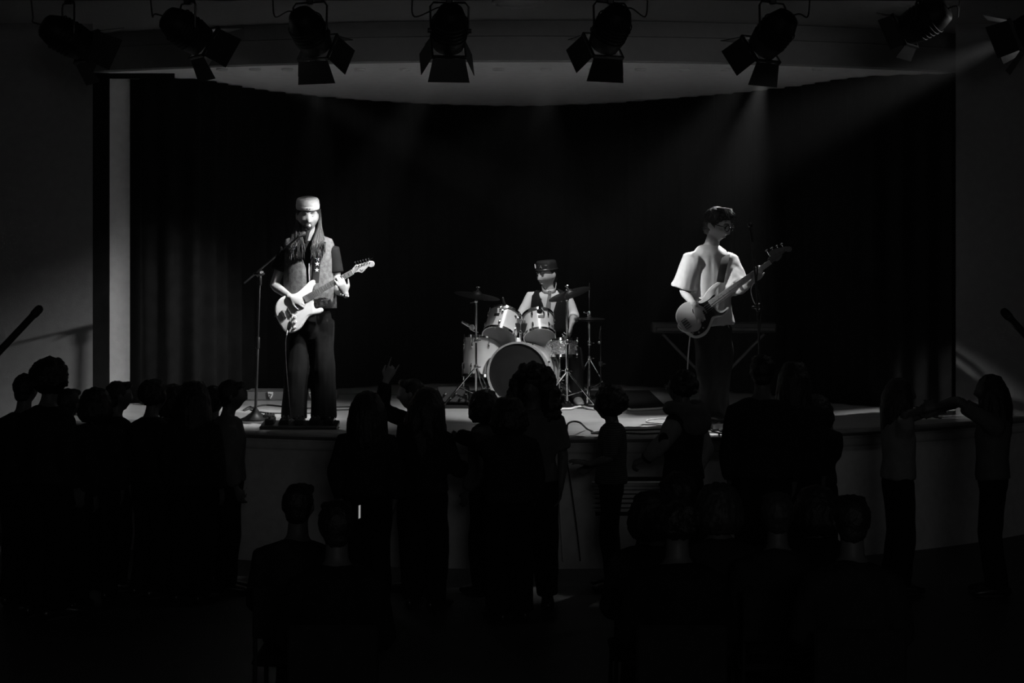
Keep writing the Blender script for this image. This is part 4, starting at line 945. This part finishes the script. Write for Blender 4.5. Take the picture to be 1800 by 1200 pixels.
# ------------------------------------------------------------------ microphone stands and stage gear
def mic_stand(label, base, clutch, back, front, mic_tail=None, r=.0095):
    t = thing('microphone_stand', label, 'microphone stand', base); b = V(base); c = V(clutch)
    mb = MB(); mb.lathe([(.13, .0), (.13, .012), (.09, .028), (.035, .07), (.018, .10), (0, .10)], b, None, 28); part('base', mb, SATIN, t)
    mb = MB(); mb.tube([b + V((0, 0, .05)), lerp(b, c, .52)], .0125, 12); part('lower_tube', mb, SATIN, t)
    mb = MB(); mb.tube([lerp(b, c, .5), c], r, 12); part('upper_tube', mb, SATIN, t)
    mb = MB(); k = lerp(b, c, .52); d = (c - b).normalized(); mb.tube([k - d * .03, k + d * .05], .018, 12); part('height_clutch', mb, SATIN, t)
    mb = MB(); fm = frame(V(front) - V(back)); mb.box(c, .04, .05, .075, fm, .01).tube([c - V((0, 0, .09)), c], .016, 10).tube([c + V((-.045, -.01, 0)), c + V((.03, -.01, 0))], .012, 10); bc = part('boom_clutch', mb, SATIN, t)
    mb = MB(); mb.ell(c + V((.004, -.045, -.012)), .007, nu=8, nv=6); part('clutch_bolt', mb, CHROME, bc)
    mb = MB(); mb.tube([back, front], .008, 10); part('boom', mb, SATIN, t)
    if mic_tail is not None:
        mb = MB(); mb.tube([front, lerp(front, mic_tail, .6), mic_tail], [.010, .018, .023], 12); part('mic_clip', mb, RUBBER, t)
    return t
YM = 14.56; bs = P(449, 748, YM); bs.z = ST
front = P(526, 415, 13.77)
mic_stand('black boom microphone stand with round base left of the singer', (bs.x, YM, ST), P(457, 481, YM), P(430, 497, YM + .22), front, P(533.5, 411, 13.79))
micro('microphone', 'black handheld vocal microphone clipped on the boom at the mouth of the singer', P(537, 425, 13.80), P(543.3, 394, 13.815), .0195, STEEL, BLACK)
bs = P(1337, 750, 13.98)
t = mic_stand('black microphone stand rising past the bass neck at the right', (bs.x, 13.98, ST), P(1333, 540, 13.98), P(1334, 548, 13.98), P(1321, 420, 13.98))
mb = MB(); mb.tube(spline([P(1323, 440, 13.96), P(1331, 470, 13.955), P(1330, 500, 13.955), P(1339, 540, 13.955), P(1334, 600, 13.96), P(1340, 690, 13.96)], 6), .007, 6); part('cable', mb, RUBBER, t)
micro('microphone', 'thin black vocal microphone upright on the stand beside the bass headstock', P(1322.5, 424, 13.98), P(1318, 391, 13.98), .014, SATIN, BLACK)
# pedal board before the singer
pbx = thing('pedal_board', 'long black effects pedal board on the stage edge before the singer', 'pedal board', (P(527, 750, 13.86).x, 13.86, ST)); px_ = P(527, 750, 13.86).x
mb = MB(); mb.box((px_, 13.87, ST + .022), .62, .26, .036, M.Rotation(R(6), 3, 'X'), .006); part('board', mb, SATIN, pbx)
for k in range(5):
    mb = MB(); mb.box((px_ - .24 + k * .12, 13.87, ST + .062), .075, .13, .045, M.Rotation(R(6), 3, 'X'), .006); pp = part('pedal', mb, (BLACK, GLOSSB, SATIN, BLACK, GLOSSB)[k], pbx)
    mb = MB(); mb.lathe([(.010, 0), (.010, .012), (0, .013)], (px_ - .24 + k * .12, 13.83, ST + .083), None, 10); part('foot_switch', mb, CHROME, pp)
    for e in (-.02, .02): mb = MB(); mb.lathe([(.008, 0), (.007, .012), (0, .013)], (px_ - .24 + k * .12 + e, 13.905, ST + .088), None, 10); part('knob', mb, RUBBER, pp)
q = FL(473, 738); t = thing('effects_pedal', 'small black effects pedal with three knobs behind the pedal board', 'pedal', q)
mb = MB(); mb.box(q + V((0, 0, .026)), .085, .12, .05, bev=.006); part('case', mb, BLACK, t)
for e in (-.025, 0, .025): mb = MB(); mb.lathe([(.009, 0), (.007, .014), (0, .015)], q + V((e, -.02, .05)), None, 10); part('knob', mb, RUBBER, t)
q = FL(1268, 755); t = thing('effects_pedal', 'low metal effects box with tangled cables at the feet of the bass player', 'pedal', q)
mb = MB(); mb.box(q + V((0, 0, .028)), .16, .13, .05, bev=.006); part('case', mb, STEEL, t)
for e in (-.045, 0, .045): mb = MB(); mb.lathe([(.012, 0), (.009, .016), (0, .017)], q + V((e, -.02, .053)), None, 10); part('knob', mb, RUBBER, t)
# grey flight case lying at the back left
q = P(512, 700, 16.55); cs = thing('flight_case', 'low grey case with two bright butterfly latches on the floor behind the singer', 'case', (q.x, 16.7, ST))
mb = MB(); mb.box((q.x, 16.70, ST + .052), .86, .26, .094, bev=.006); part('case_body', mb, GREYP, cs)
mb = MB(); mb.box((q.x, 16.565, ST + .098), .87, .012, .008, bev=.002).box((q.x, 16.565, ST + .006), .87, .012, .008, bev=.002); part('edge_rail', mb, STEEL, cs)
for px in (475.5, 547.5):
    x = P(px, 694, 16.56).x; mb = MB(); mb.add([(x + a, 16.566 - b, ST + .085 + z) for b in (0, .012) for a, z in ((-.025, 0), (.025, 0), (.022, -.03), (.012, -.055), (0, -.066), (-.012, -.055), (-.022, -.03))], [list(range(7)), list(range(7, 14))[::-1]] + [[j, (j + 1) % 7, 7 + (j + 1) % 7, 7 + j] for j in range(7)])
    la = part('latch', mb, mat('bright_latch', .85, .35, .3), cs, smooth=False); mb = MB(); mb.box((x, 16.55, ST + .062), .03, .008, .012, M.Rotation(R(25), 3, 'Y'), .002).ell((x, 16.55, ST + .04), .009, .006, .009, nu=10, nv=6); part('latch_key', mb, STEEL, la)
mb = MB(); x = P(540, 690, 16.56).x; mb.tube([(x - .05, 16.6, ST + .10), (x - .045, 16.6, ST + .125), (x + .045, 16.6, ST + .125), (x + .05, 16.6, ST + .10)], .006, 8); part('handle', mb, CHROME, cs)
# stage box with knobs left of the drums
q = P(797, 700, 15.95); t = thing('stage_box', 'small dark cable box with metal sockets left of the floor tom', 'box', (q.x, 16.0, ZR))
mb = MB(); mb.box((q.x, 16.02, ZR + .08), .30, .16, .155, M.Rotation(R(-14), 3, 'X'), .01); part('case', mb, SATIN, t)
for k in range(6): mb = MB(); mb.tube([(q.x - .12 + k * .048, 15.93, ZR + .07 + .04 * (k % 2)), (q.x - .12 + k * .048, 15.905, ZR + .066 + .04 * (k % 2))], .012, 10); part('socket', mb, CHROME, t)
# keyboard behind the bass player
kx = P(1253, 575, 16.75); t = thing('keyboard', 'dark stage keyboard on a folding stand in the gloom behind the bass player', 'keyboard', (kx.x, 16.75, ST))
mb = MB(); mb.box((kx.x, 16.72, kx.z), 1.2, .28, .10, bev=.012); part('case', mb, mat('dim_keyboard', .05, .5), t)
mb = MB(); mb.box((kx.x, 16.55, kx.z - .01), 1.14, .14, .03, bev=.004); part('key_bed', mb, mat('dim_keyboard', .05), t)
for sg in (-1, 1):
    mb = MB(); mb.box((kx.x + sg * .2, 16.70 + .02 * sg, (kx.z + ST) / 2 - .02), .03, .03, .86, M.Rotation(R(sg * 44), 3, 'Y'), .005); part('stand_leg', mb, mat('dim_steel', .12, .4, .6), t)
mb = MB(); mb.tube([(kx.x, 16.64, (kx.z + ST) / 2 - .02), (kx.x, 16.76, (kx.z + ST) / 2 - .02)], .03, 14, rnd=False); part('pivot', mb, mat('dim_steel', .12), t)
# ------------------------------------------------------------------ cables
def cable(name, label, pts, r, m, k=6):
    mb = MB(); q = spline(pts, k); mb.tube(q, r, 7); b = V((q[0].x, q[0].y, min(p.z for p in q))); return single(name, mb, m, label, 'cable', b)
fz = lambda l, dz=.008: [FL(a, b, ST) + V((0, 0, dz)) for a, b in l]
cable('power_cable', 'pale cable wriggling along the front of the drum rug', fz([(975, 722), (990, 721), (1004, 720.5), (1012, 718), (1024, 717), (1036, 720), (1060, 722), (1100, 721), (1112, 723), (1130, 722), (1150, 721), (1166, 719.5)], .013), .011, WHITE)
cable('bass_cable', 'thin pale cable hanging from the bass and looping on the floor', [P(1213, 590, 14.2), P(1210, 620, 14.21), P(1208, 660, 14.24), P(1206, 700, 14.28)] + fz([(1200, 738), (1170, 737), (1146, 738), (1136, 741), (1142, 744), (1165, 746), (1200, 747)]), .0055, WHITE)
cable('guitar_cable', 'short white cable dropping from the white guitar to the pedal board', [P(504, 589, 13.895), P(502, 600, 13.90), P(503, 640, 13.92), P(508, 700, 13.93), P(512, 742, 13.95)], .004, RUBBER)
cable('stage_cable', 'thin dark cable along the stage floor behind the microphone stand', fz([(430, 723), (450, 716), (470, 713), (500, 716), (530, 719), (575, 717), (620, 716), (660, 718)]), .007, RUBBER)
cable('stage_cable', 'dark cable from the small pedal towards the microphone stand base', fz([(466, 735), (458, 730), (452, 724), (440, 716), (428, 722)]), .007, RUBBER)
cable('stage_cable', 'dark cable lying across the boards between case and singer', fz([(440, 722), (470, 727), (510, 728), (550, 727), (590, 722), (640, 721)]), .006, RUBBER)
cable('stage_cable', 'upper black cable along the stage lip left of the varsity jacket', fz([(1040, 762), (1070, 758), (1100, 757.5), (1130, 757), (1160, 756), (1200, 758)]), .007, RUBBER)
cable('stage_cable', 'lower black cable along the stage lip left of the varsity jacket', fz([(1040, 763), (1075, 764), (1105, 763), (1130, 764), (1160, 763), (1200, 764)]), .007, RUBBER)
cable('stage_cable', 'pale thin cable lying at the foot of the curtain behind the singer', fz([(575, 693), (600, 694), (625, 693), (660, 695), (700, 694)]), .006, GREYP)
cable('stage_cable', 'tangled dark cables before the bass player, nearest the stage lip', fz([(1240, 757), (1255, 752), (1270, 760), (1285, 755), (1262, 749), (1248, 755), (1266, 763), (1290, 760)]), .007, RUBBER)
ex = thing('extension_plug', 'white extension socket with a black plug hanging over the stage lip', 'plug', P(990, 766, 13.2)); yp = 13.205
mb = MB(); mb.tube([P(986, 768, yp), P(990, 762, yp), P(994, 756, yp)], [.014, .022, .020], 12); part('socket', mb, WHITE, ex)
mb = MB(); mb.tube([P(994, 757, yp), P(995, 751, yp), P(997, 747, yp)], [.016, .015, .008], 12); part('plug', mb, RUBBER, ex)
cable('power_cable', 'black cable arching up from the plug on the stage lip', [P(997, 747, yp), P(1001, 742.5, 13.25), P(1009, 740.5, 13.32), P(1020, 743, 13.36)] + fz([(1032, 755.5), (1042, 760)]), .0075, RUBBER)
cable('power_cable', 'white cable hanging down the stage front from the extension socket', [P(986, 768, yp), P(984, 775, 13.19), P(983.5, 790, 13.185), P(983, 830, 13.19), P(985, 900, 13.2), P(990, 985, 13.2)], .006, WHITE)
cable('power_cable', 'white cable running right along the stage lip from the socket', [P(992, 764, yp), P(1000, 765.5, 13.22), P(1015, 766, 13.23), P(1035, 767.5, 13.24), P(1060, 767, 13.24)], .006, WHITE)
cable('power_cable', 'black cable slanting down the stage front right of the white one', [P(994, 795, 13.20), P(1000, 830, 13.20), P(1006, 870, 13.2), P(1014, 930, 13.2), P(1020, 985, 13.2)], .005, RUBBER)

# ------------------------------------------------------------------ the audience
def crowd(label, px, ytop, Y, yaw, style, hm=None, top=None, sleeve=1.9, bk=1., size=1., pitch=0, pose=None, wpose=None, hands=None, seed=0, legs=None, hyaw=None, group=None, seated=False, H=None, tk=None, skin=None, dx=0., vox=.0135):
    zt = ZC - (ytop - YH) * Y / F; ex = {'short': .012, 'curly': .03, 'long': .018, 'longwave': .018, 'big': .045, 'bob': .02, 'cap': .012}[style] * size
    if seated: H = H or 1.68; s = H / 1.75; dz = zt - ex - (.47 * 1 + (1.75 - .93) * s + .0); 
    else: H = H or zt - ex; s = H / 1.75; dz = 0.
    x0 = (px - 900) / F * Y; rz = M.Rotation(R(yaw), 3, 'Z'); hs = max(.93, s) if s > .8 else .9
    b = V((x0, Y, 0)) - rz @ V((0, .03 * s, 0)) + V((dx, 0, 0))
    hd = 1.635 * s + .115 * s - .115 * hs
    if not seated:
        L = dict(pelvis=(0, 0, .95), waist=(0, .005, 1.09), chest=(0, 0, 1.27), upper=(0, -.012, 1.41), neckb=(0, -.01, 1.475), head=(0, .03, hd / s),
                 shR=(.170, -.01, 1.352), elR=(.225, -.03, 1.12), wrR=(.215, .06, .89), shL=(-.170, -.01, 1.352), elL=(-.225, -.03, 1.12), wrL=(-.215, .06, .89),
                 hipR=(.088, 0, .90), knR=(.10, .02, .50), anR=(.105, -.03, .09), hipL=(-.088, 0, .90), knL=(-.10, .02, .50), anL=(-.105, -.03, .09))
    else:
        o = .93 - .47 / s - dz / s            # lower everything so the pelvis rests on the chair
        t = lambda z: z - o
        L = dict(pelvis=(0, 0, t(.96)), waist=(0, -.02, t(1.09)), chest=(0, -.02, t(1.27)), upper=(0, -.012, t(1.41)), neckb=(0, -.0, t(1.475)), head=(0, .03, t(hd / s)),
                 shR=(.170, -.01, t(1.352)), elR=(.225, .03, t(1.12)), wrR=(.13, .24, t(1.04)), shL=(-.170, -.01, t(1.352)), elL=(-.225, .03, t(1.12)), wrL=(-.13, .24, t(1.04)),
                 hipR=(.09, .03, t(.935)), knR=(.12, .43, t(.93)), anR=(.12, .41, .09 / s), hipL=(-.09, .03, t(.935)), knL=(-.12, .43, t(.93)), anL=(-.12, .41, .09 / s))
    L.update(pose or {})
    J = {k: b + rz @ (V(v) * s) for k, v in L.items()}
    J.update(wpose or {})
    J['hr'] = head_rot(yaw if hyaw is None else hyaw, pitch); J['hs'] = hs; J['ftR'] = rz @ V((.15, 1, 0)); J['ftL'] = rz @ V((-.15, 1, 0))
    h = {}
    for S, sg in (('R', 1), ('L', -1)):
        d = (V(J['wr' + S]) - V(J['el' + S])).normalized(); h[S] = (d, rz @ V((-sg, .2, 0)) if not seated else V((0, 0, -1)), 0, dict(curl=.35, s=s))
        d_, pn = h[S][0], h[S][1]; ts = d_.cross((pn - d_ * pn.dot(d_)).normalized()); fw = rz @ V((0, 1, 0)) if not seated else rz @ V((-sg, 0, 0))
        h[S] = (d_, pn, 1 if ts.dot(fw) > 0 else -1, h[S][3])
    h.update(hands or {})
    T = dict(m=top or TEE_D, sleeve=sleeve, infl=.029, hem=.02); T.update(tk or {})
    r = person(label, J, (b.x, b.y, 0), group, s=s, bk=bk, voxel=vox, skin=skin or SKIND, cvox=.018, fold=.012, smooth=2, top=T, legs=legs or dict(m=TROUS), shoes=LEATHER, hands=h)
    hair(r, J, style, hm or HAIRB, size=size, seed=seed)
    r['_J'] = 0
    CROWD[label] = (r, J, s); return r, J, s
CROWD = {}
def chair(x, y, yaw, label, z=0.):
    t = thing('hall_chair', label, 'chair', (x, y, z), 'hall chairs in the dark audience'); rz = M.Rotation(R(yaw), 3, 'Z'); Q = lambda a, b, c: V((x, y, z)) + rz @ V((a, b, c))
    mb = MB(); mb.box(Q(0, .05, .40), .42, .42, .035, rz, .012); part('seat', mb, TEE_D, t)
    mb = MB(); mb.box(Q(0, -.19, .66), .40, .025, .26, rz, .012); part('backrest', mb, TEE_D, t)
    for sx in (-1, 1):
        mb = MB(); mb.tube([Q(sx * .19, .23, .39), Q(sx * .20, .25, 0)], .011, 8, rnd=False); part('leg', mb, SATIN, t)
        mb = MB(); mb.tube([Q(sx * .19, -.185, .78), Q(sx * .19, -.16, .39), Q(sx * .20, -.20, 0)], .011, 8, rnd=False); part('leg', mb, SATIN, t)
A = crowd
# left group in front of the stage
A('person standing at the far left edge with round hair', 46, 655, 11.9, -20, 'short', seed=1)
A('person standing at left with a high curly mop of hair against the pale wall', 92, 630, 11.5, -35, 'curly', size=1.22, seed=2, bk=1.05)
A('person with smooth round head right beside the curly mop at left', 120, 681, 11.75, -10, 'short', seed=3)
A('person with smooth hair before the black masking flat at left', 168, 677, 12.1, 5, 'bob', seed=4, size=.95)
A('person with smooth cap of hair before the bright wing wall', 210, 668, 12.45, -60, 'short', seed=5)
A('person with tousled hair just right of the bright wing wall', 272, 664, 12.2, -40, 'curly', seed=6, size=.95)
A('person with long dark hair in the gloom between tousled hair and profile', 342, 666, 12.0, -15, 'long', seed=7)
A('person half hidden behind, between tousled hair and long dark hair at left', 308, 671, 12.7, -30, 'bob', seed=51, size=.95)
A('person half hidden behind, between long dark hair and the profile at left', 376, 677, 12.75, -10, 'short', seed=52, size=1.05)
A('person in profile looking right beside the microphone stand base', 408, 667, 12.35, -80, 'short', seed=8, top=TEE_M, size=1.05)
# centre group
A('person with long straight dark hair and black top right of the singer', 646, 686, 11.6, 0, 'long', seed=9, bk=1.05, size=1.1, pose=dict(elR=(.25, .04, 1.13), elL=(-.25, .04, 1.13)))
hw = P(679, 668, 12.42)
hand_up = ((.42, -.05, .9), (.15, 1, .1), 1, dict(curl=[.05, 1.25, 1.3, .08], s=.98, tc=1.))
A('person throwing up the horns sign with one hand', 722, 664, 12.45, 70, 'short', seed=10, hyaw=80, wpose=dict(elR=P(668, 722, 12.42), wrR=hw), hands=dict(R=hand_up), tk=dict(sleeve=1.9), vox=.0075, skin=SKIN)  # paler skin than the crowd's stands in for light on the raised hand
A('person with very long loose hair left of the boy in the grey shirt', 752, 680, 11.8, -25, 'longwave', seed=11, size=1.12, pose=dict(elR=(.24, .10, 1.1), wrR=(.16, .34, 1.12)))
A('boy with thick bowl of dark hair in a grey shirt before the drums', 848, 680, 12.35, 62, 'bob', seed=12, hyaw=58, top=TEE_M, size=.92)
A('person with huge dark curls and grey tee before the bass drum', 936, 640, 11.85, 172, 'big', seed=13, top=TEE_M, sleeve=.8, size=1.0, hyaw=166, tk=dict(flare=.01))
A('person in black reaching an arm left, in front of the huge dark curls', 893, 692, 11.4, 20, 'bob', seed=14, bk=1.08, size=.98, wpose=dict(elL=P(838, 775, 11.55), wrL=P(806, 766, 11.75)))
pj = P(1034, 818, 12.25)
A('person with puffy curls in a striped jersey facing left', 1069, 677, 12.45, 88, 'curly', seed=15, hyaw=90, top=STRIPE, sleeve=1.0, size=1.18, bk=.93,
  wpose=dict(elL=P(1072, 805, 12.2), wrL=P(1036, 815, 12.22), elR=P(1078, 800, 12.6), wrR=P(1042, 818, 12.58)), hands=dict(L=((-1, 0, .22), (0, .3, -1), -1, dict(curl=.2, s=.9))), vox=.008)
A('person in glasses, hooded jacket with pale sleeves, facing left', 1196, 648, 12.0, 52, 'curly', seed=16, hyaw=64, top=TEE_D, size=.98, bk=1.02, sleeve=.05,
  wpose=dict(elL=P(1166, 778, 11.75), wrL=P(1136, 806, 11.85), elR=P(1240, 790, 12.1), wrR=P(1222, 830, 12.0)), hands=dict(L=((-.8, .2, -.3), (.2, .3, -1), -1, dict(curl=.9))), vox=.009)
A('tall broad person in black seen from behind right of the bass player', 1340, 622, 11.6, -8, 'short', seed=17, bk=1.12, size=1.02)
A('dim person with dark hair just right of the tall broad one', 1396, 632, 12.2, -15, 'long', seed=18, size=.95)
A('short person holding up a small camera at the right', 1436, 690, 12.6, -10, 'bob', seed=19, wpose=dict(elR=P(1466, 800, 12.55), wrR=P(1462, 757, 12.75)), hands=dict(R=((-.1, .2, 1), (-1, .2, 0), -1, dict(curl=.9, s=.85))))
hR = P(1628, 716, 12.35)
A('person in pale off-shoulder top holding hands with the long-haired one at right', 1585, 662, 12.35, -80, 'long', seed=20, hyaw=-88, top=TEE_L, sleeve=.9, size=1.0, bk=.95,
  wpose=dict(elR=P(1590, 730, 12.15), wrR=P(1625, 718, 12.25), elL=P(1600, 735, 12.6), wrL=P(1632, 726, 12.6)), hands=dict(R=((1, .05, .12), (0, 1, 0), 1, dict(curl=.7, s=.85))), vox=.009)
A('person with long hair at the far right in profile, arms stretched left', 1738, 656, 12.25, 80, 'longwave', seed=21, hyaw=86, top=TEE_M, sleeve=.8, size=1.05, bk=.95,
  wpose=dict(elL=P(1682, 703, 12.05), wrL=P(1646, 714, 12.2), elR=P(1690, 706, 12.5), wrR=P(1650, 720, 12.5)), hands=dict(L=((-1, 0, -.1), (0, 1, -.3), -1, dict(curl=.7, s=.85))), vox=.009)
# sleeves, hood and glasses of the jacket
r, J, s = CROWD['person in glasses, hooded jacket with pale sleeves, facing left']
for S in 'LR':
    mb = MB(); p, rr2 = arm_path(J, S, 1.88); mb.tube(p, [x * s * 1.02 + .022 for x in rr2], 14); me = remesh(mb, .016, 2, wloc(r), (.014, 9, 5)); link('sleeve', me, TEE_L, r, 'pale jacket sleeve')
    mb = MB(); e = lerp(J['wr' + S], J['el' + S], .14); mb.tube([e, lerp(J['wr' + S], J['el' + S], .02)], .045, 12, rnd=False); part('cuff', mb, TEE_D, r)
mb = MB(); c = lerp(J['sh' + 'L'], J['elL'], .75); mb.ell(c + V((-.02, -.055, 0)), .035, .012, .05); part('sleeve_patch', mb, TEE_D, r)
mb = MB(); nb = V(J['neckb']); mb.tube(spline([nb + V((-.10, .05, .0)), nb + V((-.09, -.08, .02)), nb + V((.04, -.13, .0)), nb + V((.12, -.04, .0)), nb + V((.08, .08, .02))], 5), .05, 12); mb.ell(nb + V((.06, -.12, -.07)), .12, .06, .11)
me = remesh(mb, .016, 2, wloc(r), (.01, 12, 12)); link('hood', me, TEE_M, r)
Q = lambda x, y, z: V(J['head']) + J['hr'] @ (V((x, y, z)) * J['hs'])
mb = MB()
for sg in (-1, 1): mb.tube([Q(sg * .034 + .025 * math.cos(a), .104, .008 + .020 * math.sin(a)) for a in [2 * math.pi * j / 12 for j in range(13)]], .004, 6, cap=False); mb.tube([Q(sg * .058, .10, .014), Q(sg * .084, -.01, .014)], .004, 6)
mb.tube([Q(-.009, .106, .012), Q(.009, .106, .012)], .004, 6); part('glasses', mb, CHROME, r)
q = P(1454, 735, 12.8); t = thing('camera', 'small camera with a tiny glint held up by the short person', 'camera', q)
mb = MB(); mb.box(q, .10, .03, .065, bev=.008); part('case', mb, BLACK, t); mb = MB(); mb.tube([q + V((-.01, .01, 0)), q + V((-.01, .05, 0))], .024, 14, rnd=False); part('lens_tube', mb, SATIN, t)
mb = MB(); mb.ell(q + V((.0, -.016, .012)), .006, .004, .004, nu=8, nv=6); part('glint_dot', mb, mat('glint_dot', .8, emit=1.2), t)  # emissive dot stands in for a glint on the camera
# seated rows nearer the camera
for i, (lab, px, yt, Y, st, sz) in enumerate((
    ('seated person with round head against the grey stage front at left', 525, 848, 8.65, 'short', 1.),
    ('seated person low beside the lit phone, left of centre', 592, 878, 7.75, 'short', 1.05),
    ('seated person below the hooded jacket, rear of two heads', 1190, 826, 9.75, 'curly', .92),
    ('seated person in front of the vent grille', 1146, 856, 8.75, 'bob', .95),
    ('seated person below the hooded jacket, front of two heads', 1190, 868, 7.75, 'curly', .95),
    ('seated person with pale hair between hooded jacket and tall broad person', 1262, 842, 8.85, 'bob', .95),
    ('seated person with faint pale hair below the tall broad person', 1366, 864, 8.55, 'short', 1.05),
    ('seated person with full dark hair right of the tall broad person', 1434, 848, 9.3, 'bob', 1.),
    ('seated person at right below the pale off-shoulder top', 1497, 868, 7.65, 'short', 1.))):
    A(lab, px, yt, Y, (-4, 6, 3, -8, 0, 5, -3, 8, -5)[i], st, seed=30 + i, seated=True, size=sz, H=1.66 + .03 * (i % 3), hm=mat('grey_hair', .035, .6, var=.4, scale=40) if i in (5, 6) else HAIRB, top=(TEE_D, TEE_B, TEE_D)[i % 3])
    r, J, s = CROWD[lab]
    zs = J['pelvis'].z - .13
    chair(r.location.x, Y - .02, 0, 'dark hall chair under the ' + lab.replace('seated person', 'one', 1).replace(', ', ' '), 0)
q = P(630, 901, 8.3); t = thing('phone', 'lit phone held up in the dark left of centre', 'phone', q); rz = M.Rotation(R(92), 3, 'Z') @ M.Rotation(R(7), 3, 'Y')
mb = MB(); mb.box(q, .15, .009, .075, rz, .003); part('case', mb, BLACK, t)
mb = MB(); mb.box(q + rz @ V((0, -.0055, .005)), .135, .002, .062, rz); part('screen', mb, SCREEN, t)
mb = MB(); mb.ell(q + rz @ V((-.055, .006, .02)), .005, .003, .005, nu=8, nv=6); part('camera_lens', mb, GLOSSB, t)
